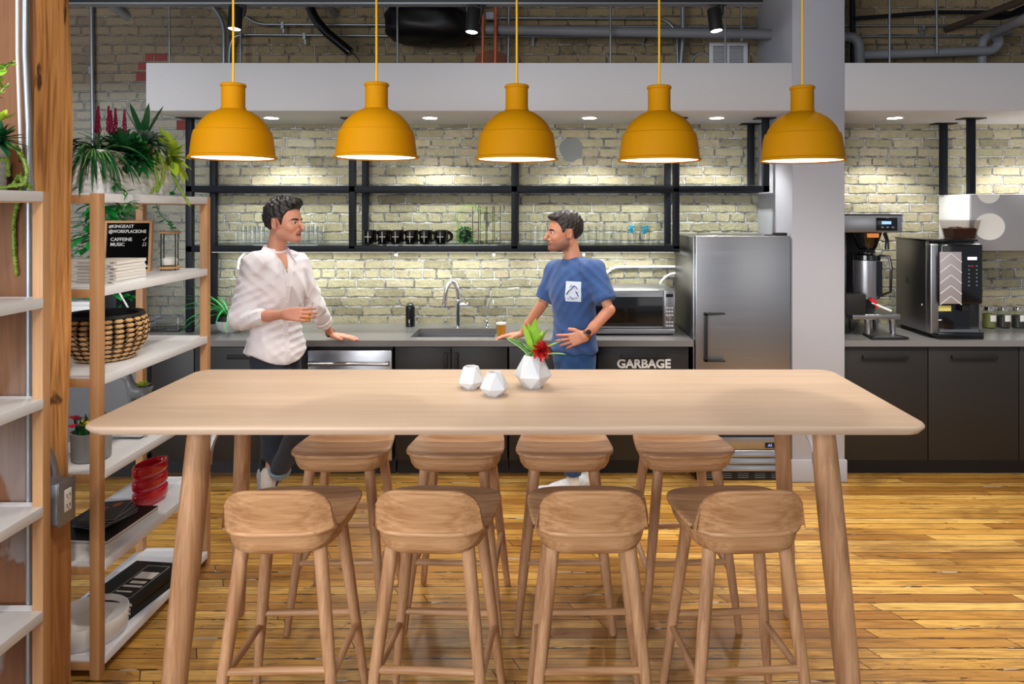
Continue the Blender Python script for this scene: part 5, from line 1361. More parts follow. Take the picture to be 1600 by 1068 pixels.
# ---------------------------------------------------------------- smooth-union solids (for bodies, animals, soft shapes)
def surfnet(fn, lo, hi, h):
    lo = np.array(lo, float); n = np.ceil((np.array(hi) - lo) / h).astype(int) + 1
    ax = [lo[i] + h * np.arange(n[i]) for i in range(3)]
    P = np.stack(np.meshgrid(*ax, indexing='ij'), -1).astype(np.float32)
    D = fn(P.reshape(-1, 3)).reshape(n)
    S = D < 0
    nx, ny, nz = n - 1
    acc = np.zeros((nx, ny, nz, 3)); cnt = np.zeros((nx, ny, nz))
    cor = [(i, j, k) for i in (0, 1) for j in (0, 1) for k in (0, 1)]
    def sub(Ar, c): return Ar[c[0]:c[0] + nx, c[1]:c[1] + ny, c[2]:c[2] + nz]
    for a in range(8):
        for b in range(a + 1, 8):
            ca, cb = cor[a], cor[b]
            if sum(abs(ca[i] - cb[i]) for i in range(3)) != 1: continue
            da, db = sub(D, ca), sub(D, cb); m = sub(S, ca) != sub(S, cb)
            t = np.where(m, da / np.where(m, da - db, 1), 0)
            for i in range(3): acc[..., i] += np.where(m, ca[i] + t * (cb[i] - ca[i]), 0)
            cnt += m
    idx = -np.ones((nx, ny, nz), int); act = cnt > 0; idx[act] = np.arange(act.sum())
    I = np.argwhere(act); V = lo + h * (I + acc[act] / cnt[act][:, None])
    F_ = []
    for d in range(3):
        e = [0, 0, 0]; e[d] = 1; u, v = (d + 1) % 3, (d + 2) % 3
        A0 = S[:n[0] - e[0], :n[1] - e[1], :n[2] - e[2]]; B0 = S[e[0]:, e[1]:, e[2]:]
        Q = np.argwhere(A0 != B0)
        Q = Q[(Q[:, u] > 0) & (Q[:, v] > 0) & (Q[:, u] < n[u] - 1) & (Q[:, v] < n[v] - 1) & (Q[:, d] < n[d] - 1)]
        if not len(Q): continue
        fl = A0[Q[:, 0], Q[:, 1], Q[:, 2]]
        def g(du, dv):
            q = Q.copy(); q[:, u] -= du; q[:, v] -= dv; return idx[q[:, 0], q[:, 1], q[:, 2]]
        a, b, c, dd = g(1, 1), g(0, 1), g(0, 0), g(1, 0)
        quad = np.stack([a, b, c, dd], 1); quad[~fl] = quad[~fl][:, ::-1]; F_.append(quad)
    return V, np.concatenate(F_)
def smin(a, b, k):
    if k <= 0: return np.minimum(a, b)
    h = np.clip(.5 + .5 * (b - a) / k, 0, 1); return b * (1 - h) + a * h - k * h * (1 - h)
def cone(a, b, ra, rb, fl=None):
    """tapered capsule, fl = (axis vector, factor) squashes the section along that axis"""
    a = np.array(a, float); b = np.array(b, float)
    def f(P):
        ba = b - a; L2 = ba @ ba; pa = P - a; t = np.clip(pa @ ba / L2, 0, 1); q = pa - t[:, None] * ba
        if fl is not None:
            ax = np.array(fl[0], float); ax /= np.linalg.norm(ax); c = q @ ax; q = q + (c * (1 / fl[1] - 1))[:, None] * ax
            return (np.linalg.norm(q, axis=1) - (ra + (rb - ra) * t)) * min(1, fl[1])
        return np.linalg.norm(q, axis=1) - (ra + (rb - ra) * t)
    f.bb = (np.minimum(a - ra, b - rb), np.maximum(a + ra, b + rb)); return f
def elps(c, r, rot=None):
    c = np.array(c, float); r = np.array(r, float); m = np.array(rot.to_matrix() if isinstance(rot, Euler) else rot) if rot is not None else np.eye(3)
    def f(P):
        q = (P - c) @ m; k = q / r; d0 = np.linalg.norm(k, axis=1); g_ = np.linalg.norm(k / r, axis=1)
        return d0 * (d0 - 1) / np.maximum(g_, 1e-6)
    R_ = r.max(); f.bb = (c - R_, c + R_); return f
def solid(prims, h=.006, pad=.03, post=None, lo=None, hi=None):
    """prims: list of (f, k) joined in order; k < 0 means smooth subtraction with |k|"""
    L = np.min([p[0].bb[0] for p in prims if p[1] >= 0], 0) - pad; H = np.max([p[0].bb[1] for p in prims if p[1] >= 0], 0) + pad
    if lo is not None: L = np.maximum(L, lo)
    if hi is not None: H = np.minimum(H, hi)
    def fn(P):
        d = None
        for f, k in prims:
            if k < 0:
                e = -f(P); d = -smin(-d, -e, -k)
            else:
                e = f(P); d = e if d is None else smin(d, e, k)
        if post: d = post(P, d)
        return d
    return surfnet(fn, L, H, h)
def vmesh(name, VF, off=(0, 0, 0), smooth=3, colors=None):
    V, F_ = VF
    me = bpy.data.meshes.new(name); V2 = V - np.array(off)
    # a few rounds of Laplacian smoothing hide the grid
    for _ in range(smooth):
        S_ = np.zeros_like(V2); C = np.zeros(len(V2))
        for i in range(4):
            a, b = F_[:, i], F_[:, (i + 1) % 4]
            np.add.at(S_, a, V2[b]); np.add.at(C, a, 1); np.add.at(S_, b, V2[a]); np.add.at(C, b, 1)
        V2 = V2 * .5 + (S_ / np.maximum(C, 1)[:, None]) * .5
    me.vertices.add(len(V2)); me.vertices.foreach_set('co', V2.astype(np.float32).ravel())
    nf = len(F_); me.loops.add(nf * 4); me.polygons.add(nf)
    me.loops.foreach_set('vertex_index', F_.astype(np.int32).ravel())
    me.polygons.foreach_set('loop_start', np.arange(0, nf * 4, 4, dtype=np.int32)); me.polygons.foreach_set('loop_total', np.full(nf, 4, dtype=np.int32))
    me.polygons.foreach_set('use_smooth', np.ones(nf, dtype=bool)); me.update(calc_edges=True); me.validate()
    if colors is not None:
        ca = me.color_attributes.new('Col', 'FLOAT_COLOR', 'POINT'); c = np.ones((len(V), 4), np.float32); c[:, :3] = colors(V)
        ca.data.foreach_set('color', c.ravel())
    return me
def V3(*a): return np.array(a, float)
ll = [(elps((0, .0, .075), (.052, .032, .034)), 0), (cone((-.035, 0, .085), (-.055, 0, .14), .024, .018), .02), (cone((-.055, 0, .145), (-.070, -.012, .142), .017, .011), .01),
      (cone((-.050, -.008, .155), (-.046, -.010, .182), .006, .003), .005), (cone((-.050, .008, .155), (-.046, .010, .182), .006, .003), .005), (cone((.05, 0, .09), (.062, 0, .10), .009, .006), .008)]
for sx in (-.034, .034):
    for sy in (-.016, .016): ll.append((cone((sx, sy, .06), (sx * 1.05, sy, 0.004), .013, .010), .012))
ll.append((elps((.012, 0, .112), (.026, .02, .02)), -.004))
obj('body', vmesh('body', solid(ll, .0035, .012)), mat('grey_stoneware', srgb(120, 122, 124), .35), t)
obj('succulent', rosette(2, 3, .042, .014, .1, 1.2)()[0], M['leaf_yel'], t).location = (.014, 0, .098)
# --- fifth shelf: red stacked-ring vase, books and notebooks
pa, pb = A(212, 782, 3.28), A(268, 770, 3.28)
t = thing('ring_vase', 'glossy red oval vase of three stacked rings on fifth shelf', 'vase', (-1.80, 3.22, LV[4]), R(78))
pr = [(.001, 0), (.80, 0), (.84, .008), (.86, .014), (.97, .020), (1.0, .030), (1.0, .056), (.97, .066), (.86, .072), (.86, .080), (.97, .086), (1.0, .096), (1.0, .122), (.97, .132), (.86, .138), (.86, .146), (.97, .152), (1.0, .162), (1.0, .188), (.96, .198), (.86, .200), (.80, .190), (.78, .03), (.001, .02)]
obj('body', G().lathe([(r_ * .084, z * .92) for r_, z in pr], 56, sx=1.15, sy=.58), M['red'], t, ang=80)
sp = []
for k in range(3):
    sp.append(((-1.845, 2.93 + .004 * k, LV[4] + .0001 + k * .0122), .28, .33, .012, R(-6 + k), 'black and white magazine on fifth shelf, %s of three' % ['bottom', 'middle', 'top'][k], M['bsatin'] if k == 2 else M['cream'], M['white']))
list(paper_stack('magazine', 'magazines on the fifth shelf', sp, 'magazine'))
sp = []
for k in range(5):
    sp.append(((-1.84 + .004 * (k % 2), 2.955, LV[4] + .0371 + k * .0078), .14, .19, .0076, R(-16 + 7 * k), 'small dark notebook, %s of the fanned stack on fifth shelf' % ['bottom', 'second', 'third', 'fourth', 'topmost'][k], mat('purple_black', srgb(44, 34, 48), .4), M['conc']))
for i, t in enumerate(paper_stack('notebook', 'small notebooks fanned on the magazines', sp, 'notebook')):
    if i == 4:
        obj('pink_lettering', G().box(-.04, -.005, -.03, -.015, .0076, .008).box(-.035, .0, -.005, .008, .0076, .008).box(-.03, .004, .02, .03, .0076, .008), M['pink'], t, smooth=False)
        obj('leaf_drawing', G().leaf((.02, .03, .0081), (.3, .8, 0), .05, .03, 0, 0, 4), M['rust'], t)
# --- bottom shelf: black notebooks and white round dish
sp = []
for k in range(4):
    sp.append(((-1.80 + .003 * (k % 2), 3.09, LV[5] + .0001 + k * .0168), .225, .33, .0163, R(-9 + k * .8), 'black covered notebook on bottom shelf, %s of the stack' % ['bottom', 'second from bottom', 'third from bottom', 'top'][k], M['bsatin'], M['white']))
for i, t in enumerate(paper_stack('notebook', 'black notebooks on the bottom shelf', sp, 'notebook')):
    obj('spine', G().box(.1115, .1135, -.165, .165, 0, .0163), M['bsatin'], t, smooth=False)
    if i == 3:
        g = G(); z = .0163
        for a in ((-.03, -.12), (.075, -.12)): g.box(a[0], a[0] + .0016, -.13, .13, z, z + .0004)
        g.box(-.03, .0766, -.13, -.1284, z, z + .0004).box(-.03, .0766, .1284, .13, z, z + .0004)
        g.box(-.02, .066, .02, .075, z, z + .0004).box(-.02, .066, -.05, -.035, z, z + .0004).box(-.02, .05, -.09, -.08, z, z + .0004).box(-.01, .06, -.02, .0, z, z + .0004)
        obj('cover_print', g, M['cream'], t, smooth=False)
t = thing('round_dish', 'large white shallow round dish on bottom shelf', 'dish', (-1.822, 2.815, LV[5]))
obj('body', G().lathe([(.001, 0), (.128, 0), (.136, .004), (.142, .082), (.139, .085), (.136, .082), (.10, .04), (.05, .024), (.001, .02)], 56), M['white'], t, ang=60)

# --- things glimpsed behind the tall shelf
p = A(128, 500, 4.9)
t = thing('leafy_houseplant', 'large dark green leafy plant behind the tall shelf', 'plant', (XX(122, 4.7), 4.98, CT))
g = G(); r_ = random.Random(12)
for k in range(240):
    a = r_.uniform(0, 6.28); z = r_.uniform(.18, .92); q = r_.uniform(.02, .19) * math.sin(PI * min(1, (z - .05) / .95)) ** .6
    g.leaf((q * math.cos(a), q * math.sin(a), z), (math.cos(a), math.sin(a), r_.uniform(-.2, .7)), r_.uniform(.09, .15), .06, .9, .15, 5)
obj('foliage', g, M['leaf_bright'], t)
obj('stem', G().tube([(0, 0, .1), (.01, 0, .5), (0, 0, .85)], .010, 6), M['leaf_dark'], t); obj('pot', G().lathe([(.001, 0), (.09, 0), (.11, .16), (.10, .16), (.001, .14)], 28), M['bmatte'], t)
x0 = XX(150, 4.85)
t = thing('water_dispenser', 'black water dispenser with chrome tap behind the beaded basket', 'dispenser', (x0, 4.85, CT))
obj('tower', G().box(0, .14, 0, .25, 0, .42), M['black'], t, bevel=.006); obj('spout_arm', G().tube([(.26, .05, .44), (.26, -.02, .42), (.26, -.04, .36), (.262, -.04, .30)], [.02, .018, .014, .008], 10), M['chrome'], t)
obj('lever_bar', G().tube([(.14, .0, .32), (.30, -.05, .10)], .006, 8), M['white'], t); obj('indicator', G().ell((.05, -.002, .25), .012, .003, .004, 8), mat('red_led', (1, .02, .05), .4, emit=(1, .02, .08), es=3), t)
obj('post', G().box(.28, .31, .02, .05, 0, .44), M['bmatte'], t)
t = thing('white_tray', 'white tray edge on worktop behind the timber post', 'tray', (XX(118, 4.75), 4.72, CT)); obj('body', G().box(-.12, .12, 0, .2, .21, .235).box(-.1, .1, .02, .18, 0, .21), M['white'], t, bevel=.005)
t = thing('dish_rack', 'low wire dish rack on worktop behind the hourglass shelf', 'dish rack', (XX(262, 5.0), 4.95, CT)); g = G()
for y in (-.0, .2): g.tube([(-.16, y, .06), (.1, y, .09), (.1, y, .01), (-.16, y, .0)], .004, 6)
for k in range(8): g.tube([(-.14 + k * .033, 0, .012), (-.14 + k * .033, .2, .012)], .0025, 5)
for x in (-.16, .1): g.tube([(x, 0, .06), (x, .2, .06)], .004, 6)
obj('wires', g, M['chrome'], t); obj('mat', G().box(-.18, .12, -.02, .22, 0, .004), M['bmatte'], t)

# ================================================================ THE TWO MEN
def skin_mat(name):
    q = N(name, .48); a = q.n('Attribute'); a.attribute_name = 'Col'
    co = q.coord(); n_ = q.noise(co, 60, 3)
    q.col(q.mix(q.math('MULTIPLY', n_, .18), a.outputs['Color'], srgb(196, 110, 92), 'MIX'))
    q.b.inputs['Subsurface Weight'].default_value = .12; q.b.inputs['Subsurface Radius'].default_value = (.012, .005, .003)
    return q.m
def cloth(name, c, sheen=.2, var=.06, vs=30, bump=.25, bs=500):
    m = mat(name, c, .85, var=var, vscale=vs, bump=bump, bscale=bs); m.node_tree.nodes['Principled BSDF'].inputs['Sheen Weight'].default_value = sheen; return m
def unit(v): v = np.array(v, float); return v / np.linalg.norm(v)
def frame(x, z):
    x = unit(x); z = np.array(z, float); z = unit(z - x * (z @ x)); y = np.cross(z, x); return np.stack([x, y, z], 1)   # columns
def xf(VF, O, Mx, s=1.0):
    V, F_ = VF; return (V * s) @ Mx.T + np.array(O), F_
def join(parts):
    Vs, Fs, n = [], [], 0
    for V, F_ in parts: Vs.append(V); Fs.append(F_ + n); n += len(V)
    return np.concatenate(Vs), np.concatenate(Fs)
def lap(VF, k=3):
    V, F_ = VF; V = V.copy()
    for _ in range(k):
        S_ = np.zeros_like(V); C = np.zeros(len(V))
        for i in range(4):
            a, b = F_[:, i], F_[:, (i + 1) % 4]; np.add.at(S_, a, V[b]); np.add.at(C, a, 1); np.add.at(S_, b, V[a]); np.add.at(C, b, 1)
        V = V * .5 + S_ / np.maximum(C, 1)[:, None] * .5
    return V, F_

def head_prims(neck=(-.050, 0, -.11), neck_r=.052, jaw=1.0):
    P = [(elps((-.012, 0, .150), (.097, .076, .088)), 0),
         (elps((.036, 0, .100), (.060, .060, .088)), .03),
         (cone((-.005, .046, .055), (.070, .018, .020), .022, .018), .025), (cone((-.005, -.046, .055), (.070, -.018, .020), .022, .018), .025),
         (elps((.086, 0, .021), (.020, .024, .017)), .018),
         (elps((.045, 0, .045), (.045, .042, .035)), .02),
         (cone((.084, .012, .130), (.070, .042, .127), .010, .010), .012), (cone((.084, -.012, .130), (.070, -.042, .127), .010, .010), .012),
         (elps((.066, .036, .082), (.022, .020, .020)), .018), (elps((.066, -.036, .082), (.022, .020, .020)), .018),
         (cone((.094, 0, .124), (.119, 0, .084), .0074, .0092), .010), (elps((.120, 0, .080), (.0115, .0100, .0088)), .006),
         (elps((.101, .013, .073), (.010, .007, .007)), .005), (elps((.101, -.013, .073), (.010, .007, .007)), .005),
         (elps((.086, 0, .052), (.018, .026, .020)), .012),
         (cone((.099, 0, .0590), (.086, .026, .0615), .0052, .0030), .004), (cone((.099, 0, .0590), (.086, -.026, .0615), .0052, .0030), .004),
         (cone((.095, 0, .0375), (.084, .024, .0540), .0062, .0030), .004), (cone((.095, 0, .0375), (.084, -.024, .0540), .0062, .0030), .004),
         (elps((.096, .0, .0490), (.022, .0250, .0078)), -.002),
         (elps((.096, .033, .113), (.016, .019, .0100)), -.008), (elps((.096, -.033, .113), (.016, .019, .0100)), -.008)]
    for s_ in (1, -1):
        P += [(cone((.0865, s_ * .020, .1186), (.078, s_ * .048, .1170), .0046, .0038), .004), (cone((.0850, s_ * .020, .1062), (.077, s_ * .048, .1082), .0040, .0032), .004)]
        rot = Euler((0, R(-10), s_ * R(28)))
        P += [(elps((-.010, s_ * .085, .100), (.020, .0080, .034), rot), .006), (elps((-.006, s_ * .0935, .103), (.011, .006, .019), rot), -.003), (elps((.000, s_ * .080, .078), (.009, .007, .009)), .004)]
    P += [(cone((-.028, 0, .060), neck, .048, neck_r), .03)]
    return P
def head_colors(skin, beard, bw, lip):
    skin, beard, lip = map(np.array, (skin, beard, lip))
    def f(V):
        x, y, z = V.T; c = np.tile(skin, (len(V), 1)).astype(float)
        rosy = np.exp(-(((x - .075) / .03) ** 2 + ((np.abs(y) - .04) / .02) ** 2 + ((z - .082) / .02) ** 2)); c = c * (1 - .0 * rosy[:, None]) * np.array([1, 1 - .0, 1])
        c[:, 1] *= 1 - .12 * rosy; c[:, 2] *= 1 - .15 * rosy
        zb = np.interp(x, [-.015, .01, .04, .07, .11], [.105, .085, .066, .058, .066])
        w = np.clip((zb - z) / .012, 0, 1) * np.clip((x + .018) / .012, 0, 1) * np.clip((z + .012) / .02, 0, 1)
        must = np.clip(1 - np.abs(z - .067) / .006, 0, 1) * (x > .084) * (np.abs(y) < .028)
        w = np.clip(np.maximum(w, must), 0, 1) * bw; c = c * (1 - w[:, None]) + beard * w[:, None]
        lp = ((x > .084) & (np.abs(y) < .025) & (z > .034) & (z < .0625)).astype(float) * np.clip((x - .084) / .006, 0, 1)
        return c * (1 - .8 * lp[:, None]) + lip * .8 * lp[:, None]
    return f
def hair_solid(top, sides, quiff, wav, seed, h=.0028):
    P = [(elps((-.014, 0, .152), (.101 + sides, .079 + sides, .090 + top)), 0), (elps(*quiff), .02)]
    def post(Q, d):
        x, y, z = Q.T
        xl = np.interp(z, [.05, .085, .10, .15, .178, .195, .26], [-.02, .012, .026, .040, .056, .086, .14])
        zl = np.interp(x, [-.12, -.07, -.048, -.032, .012, .024, .05], [.048, .050, .070, .138, .138, .088, .085])
        n_ = wav * (np.sin(x * 210 + 3 * np.sin(y * 60 + seed) + z * 90) + .7 * np.sin(y * 170 + 2 * np.sin(x * 80) + seed) + .5 * np.sin(z * 260 + x * 130))
        return np.maximum(np.maximum(d + n_, (x - xl) * .8), (zl - z) * .8)
    return solid(P, h, .02, post)
def hand_prims(curl, thumb, side=1, spread=.0, elbow=None, fr=(.036, .026), scale=1.0):
    """local: x along the fingers, z back of the hand, +y*side thumb side"""
    P = []
    K = [(.088, .030), (.092, .010), (.088, -.010), (.080, -.029)]; Ls = [(.042, .025, .020), (.046, .029, .021), (.043, .027, .020), (.034, .021, .018)]
    for i, ((kx, ky), L) in enumerate(zip(K, Ls)):
        ky *= side; P.append((cone((.004, ky * .55, 0), (kx, ky, 0), .0150, .0115, ((0, 0, 1), .85)), .010 if i else 0))
    for i, ((kx, ky), L) in enumerate(zip(K, Ls)):
        ky *= side; p = V3(kx, ky, -.001); a = 0; sp_ = side * spread * (1.5 - i); rr_ = [.0094, .0084, .0076, .0064]
        if i == 3: rr_ = [q * .88 for q in rr_]
        cu = curl[i] if hasattr(curl[0], '__len__') else curl
        for j in range(3):
            a += cu[j]; d_ = V3(math.cos(a) * math.cos(sp_), math.sin(sp_), -math.sin(a)); e = p + d_ * L[j]
            P.append((cone(p, e, rr_[j], rr_[j + 1]), .004)); p = e
    tp = [V3(a[0], a[1] * side, a[2]) for a in thumb]
    for j in range(len(tp) - 1): P.append((cone(tp[j], tp[j + 1], [.0155, .0115, .0100][j], [.0115, .0100, .0078][j]), .010 if j == 0 else .003))
    if elbow is not None:
        e = np.array(elbow); P.append((cone((0.002, 0, 0), e * .35, .0235, fr[1] * 1.15, ((0, 0, 1), .88)), .016)); P.append((cone(e * .35, e, fr[1] * 1.15, fr[0]), .015))
    return P
def build_hand(W_, fx_, nz, elbow, curl, thumb, side, spread=0, h=.0022):
    Mx = frame(fx_, nz); el = (np.array(elbow) - np.array(W_)) @ Mx
    return lap(xf(solid(hand_prims(curl, thumb, side, spread, el), h, .012), W_, Mx), 2)
def march(fn, o, d, t0=.5):
    """distance along d (from outside inward) to the surface"""
    o = np.array(o, float); d = unit(d); t = t0
    for _ in range(80):
        v = float(fn((o + d * t)[None])[0])
        if v < .0004: break
        t -= max(.0008, v * .6)
    return o + d * t
def as_fn(prims, post=None):
    def fn(P):
        d = None
        for f, k in prims:
            e = f(P)
            d = e if d is None else smin(d, e, k)
        return post(P, d) if post else d
    return fn
def strip(fn, pts, d, w, lift, side):
    """ribbon lying on the surface of fn"""
    g = G(); vs = []; side = unit(side)
    for o in pts:
        for s_ in (-1, -.33, .33, 1):
            q = march(fn, np.array(o) + side * w / 2 * s_, d) + unit(d) * lift; vs.append(tuple(q))
        a = march(fn, np.array(o) + side * w / 2 * 1.0, d) - unit(d) * .003; b_ = march(fn, np.array(o) - side * w / 2, d) - unit(d) * .003
        vs += [tuple(a), tuple(b_)]
    n_ = len(pts); fs = []
    for i in range(n_ - 1):
        a = i * 6; b_ = a + 6
        for k in (0, 1, 2): fs.append((a + k, a + k + 1, b_ + k + 1, b_ + k))
        fs += [(a + 3, a + 4, b_ + 4, b_ + 3), (a + 5, a, b_, b_ + 5)]
    return g.add(vs, fs)
def shift(g, o): g.v = [(v[0] - o[0], v[1] - o[1], v[2] - o[2]) for v in g.v]; return g
def ringband(c, axis, r, w, th, off, flat=1.0, ref=(0, 0, 1)):
    """bracelet: hollow band around axis"""
    Mx = Matrix([list(x) for x in frame(axis, ref)]); rot = Matrix(((0, 0, 1), (1, 0, 0), (0, 1, 0)))
    g = G().lathe([(r, -w / 2), (r + th, -w / 2), (r + th, w / 2), (r, w / 2), (r, -w / 2)], 32, sy=flat)
    g.v = [tuple(Mx @ (rot @ Vector(v)) + Vector(c) - Vector(off)) for v in g.v]; return g
def shoe_mesh(ankle_h=.085):
    P = [(cone((-.035, 0, .045), (.02, 0, .048), .036, .036), 0), (cone((.02, 0, .045), (.150, 0, .030), .038, .030, ((0, 0, 1), .85)), .03), (elps((.165, 0, .028), (.045, .040, .026)), .02),
         (cone((-.030, 0, .05), (-.028, 0, ankle_h), .036, .036), .02), (cone((.02, 0, .06), (.085, 0, .050), .030, .024), .02)]
    def post(Q, d): return np.maximum(d, .012 - Q[:, 2])
    return solid(P, .004, .012, post)
def shoe(person, off, ank, d, up, name, m, sole_m, lace=True):
    """ank: ankle point above the heel, d: toe direction"""
    Mx = frame(d, up); O = np.array(ank) - Mx @ V3(-.03, 0, .085)
    V, F_ = lap(xf(shoe_mesh(), O, Mx), 2)
    o = obj(name, vmesh(name, (V, F_), off, 0), m, person)
    pl_ = [(-.072, 0), (-.066, .026), (-.04, .040), (.02, .038), (.08, .044), (.14, .046), (.185, .034), (.207, .010), (.207, -.010), (.185, -.034), (.14, -.046), (.08, -.044), (.02, -.038), (-.04, -.040), (-.066, -.026)]
    g = G().prism(pl_, -.001, .024, 'z'); g.v = [tuple(Mx @ np.array(v) + O - np.array(off)) for v in g.v]
    obj('sole', g, sole_m, o, bevel=.004)
    if lace:
        g = G()
        for k in range(5): g.tube([tuple(Mx @ V3(.045 + k * .016, -.022, .080 - k * .006) + O - off), tuple(Mx @ V3(.045 + k * .016, 0, .088 - k * .007) + O - off), tuple(Mx @ V3(.045 + k * .016, .022, .080 - k * .006) + O - off)], .003, 6)
        obj('laces', g, M['foam'], o)
    return o

def build_person(name, label, Y0, hp, hyaw, hscale, hpitch, f2, joints, look):
    J = lambda px, py, dy: np.array(A(px, py, Y0 + dy))
    j = {k: J(*v) for k, v in joints.items()}
    root_loc = np.array([j['pelvis'][0], Y0, 0.0]); person = thing(name, label, 'person', tuple(root_loc)); off = root_loc
    f = unit([f2[0], f2[1], 0]); up = V3(0, 0, 1); l = np.cross(up, f); rot = np.stack([f, l, up], 1)
    # ---- head
    hf = np.array([math.cos(hyaw), math.sin(hyaw), 0]); hx_ = unit(hf + V3(0, 0, math.tan(hpitch))); HM = frame(hx_, (0, 0, 1)); HO = J(*hp)
    HV = solid(head_prims(look.get('neck', (-.050, 0, -.11))), .0030, .012); HV = lap(HV, 2)
    cols = head_colors(look['skin'], look['beard'], look['bw'], look['lip'])(HV[0]); hv = xf(HV, HO, HM, hscale)
    parts = [hv]; colr = [cols]
    sk = np.array(look['skin'])
    for h_ in look['hands']:
        VF = build_hand(j[h_['w']] , h_['dir'], h_['nz'], j[h_['e']], h_['curl'], h_['thumb'], h_['side'], h_.get('spread', 0)); parts.append(VF); c = np.tile(sk, (len(VF[0]), 1)); c[:, 1] *= .93; c[:, 2] *= .92; colr.append(c)
    # ---- torso, limbs
    wz = lambda k: j[k][2]
    ch = (j['ls'] + j['rs']) / 2; pe = j['pelvis']
    T = lambda c, r: elps(c, r, rot)
    cz = lambda q, fo=0: pe + (ch - pe) * q + f * fo
    fat = look.get('fat', 0)
    def torso(e): return [(T(cz(.98, -.005), (.088 + e, .165 + e, .075 + e)), 0), (T(cz(.76, .012), (.112 + e, .162 + e, .15 + e)), .06), (T(cz(.42, .0), (.100 + e + fat, .142 + e + fat, .17 + e)), .06), (T(cz(.08), (.112 + e + fat, .158 + e, .14 + e)), .06)]
    def arm(s_, e, r=(.062, .048, .040)): return [(cone(j[s_ + 's'], j[s_ + 'e'], r[0] + e, r[1] + e), .045), (cone(j[s_ + 'e'], j[s_ + 'w'], r[1] + e, r[2] + e), .02)]
    def leg(s_, e, r=(.092, .066, .050)): return [(cone(j[s_ + 'h'], j[s_ + 'k'], r[0] + e, r[1] + e), .04), (cone(j[s_ + 'k'], j[s_ + 'a'], r[1] + e, r[2] + e), .03)]
    under = torso(-.022) + [(cone(j['ls'], j['le'], .042, .030), .03), (cone(j['rs'], j['re'], .042, .030), .03)] + leg('l', -.025) + leg('r', -.025)
    uv = lap(solid(under, .013, .03), 1); parts.append(uv); colr.append(np.tile(sk, (len(uv[0]), 1)))
    body = join(parts); C = np.concatenate(colr)
    obj('body', vmesh('body', body, off, 0, lambda V: C), look['skinmat'], person)
    # ---- eyes, brows, teeth
    def hl(g): g.v = [tuple(HM @ (np.array(v) * hscale) + HO - off) for v in g.v]; return g
    for s_ in (1, -1):
        e = obj('eye', hl(G().ell((.0768, s_ * .0330, .1122), .0130, .0140, .0122, 18)), sclera, person)
        obj('iris', hl(G().ell((.0882, s_ * .0320, .1126), .0028, .0066, .0064, 14)), look['iris'], e)
        obj('eyebrow', hl(G().tube([(.0955, s_ * .012, .1295), (.0920, s_ * .028, .1335), (.0800, s_ * .046, .1315), (.073, s_ * .054, .1265)], [.0048, .0052, .0040, .002], 8)), look['hairmat'], person)
    obj('teeth', hl(G().ell((.0855, 0, .0535), .0125, .0235, .0042, 14)), M['foam'], person)
    hs = lap(hair_solid(*look['hair']), 1); obj('hair', vmesh('hair', xf(hs, HO, HM, hscale), off, 0), look['hairmat'], person)
    return person, j, off, f, l, up, rot, torso, arm, leg, HO, HM, cz

brown_hair = mat('dark_brown_hair', srgb(24, 17, 15), .45, bump=.8, bscale=160, var=.4, vscale=120)
brown_hair2 = mat('brown_hair', srgb(34, 24, 20), .5, bump=.8, bscale=220, var=.3, vscale=150)
sclera = mat('eye_white', srgb(206, 196, 190), .3)
iris = mat('dark_iris', srgb(44, 28, 20), .2)
def folds(amp, seed, dirs):
    def post(P, d):
        x, y, z = P.T; w = 0
        for (a, b_, c, fr, ph) in dirs: w = w + 1.3 * (np.abs(np.sin(.5 * ((a * x + b_ * y + c * z) * fr + ph + 2.2 * np.sin(x * 11 + z * 9 + seed) + 1.6 * np.sin(y * 13 - z * 10 + seed * 2)))) ** .8 - .6) * (.55 + .45 * np.sin(x * 9 + z * 7 * (1 + .3 * fr / 50) + ph + seed))
        return d + amp * w / len(dirs)
    return post
# ---------------------------------------------------------------- man in the white shirt
PI4 = .74
look = dict(skin=srgb(222, 160, 134), beard=srgb(150, 112, 96), bw=.35, lip=srgb(196, 104, 96), skinmat=skin_mat('skin_fair'), iris=iris, hairmat=brown_hair,
            hair=(.020, .008, ((.045, 0, .222), (.060, .058, .030)), .0030, 1.0), neck=(-.060, 0, -.12),
            hands=[dict(w='rw', e='re', dir=(1, -.10, .02), nz=(0, -1, .25), curl=[(.25, .55, .45), (.3, .6, .45), (.35, .6, .45), (.45, .6, .4)], thumb=[(.022, .022, -.008), (.055, .030, -.040), (.085, .026, -.066)], side=1, spread=.05),
                   dict(w='lw', e='le', dir=(1, -.02, -.12), nz=(.1, 0, 1), curl=(.05, .10, .05), thumb=[(.022, .022, -.004), (.058, .048, -.008), (.090, .062, -.010)], side=-1, spread=.10)])
joints = dict(pelvis=(431, 553, 0), ls=(463, 413, .12), rs=(399, 415, -.12), le=(492, 478, .22), re=(376, 497, -.17), lw=(517, 522, .42), rw=(445, 491, -.27),
              lh=(446, 578, .06), rh=(420, 578, -.06), lk=(428, 675, .03), rk=(470, 668, -.24), la=(420, 752, .06), ra=(437, 733, .0))
P1, j, off, f, l, up, rot, torso, arm, leg, HO, HM, cz = build_person('person', 'person in white shirt holding a glass, one hand on the worktop', 4.20, (443, 378, 0), R(-13), 1.06, R(-2), (PI4, -.67), joints, look)
white_shirt = cloth('white_linen', srgb(250, 244, 249), .1, .02)
cuffm = white_shirt
lc = j['le'] + (j['lw'] - j['le']) * .55; rc_ = j['re'] + (j['rw'] - j['re']) * .42
nb1 = np.array(HO) + HM @ V3(-.062, 0, -.098)
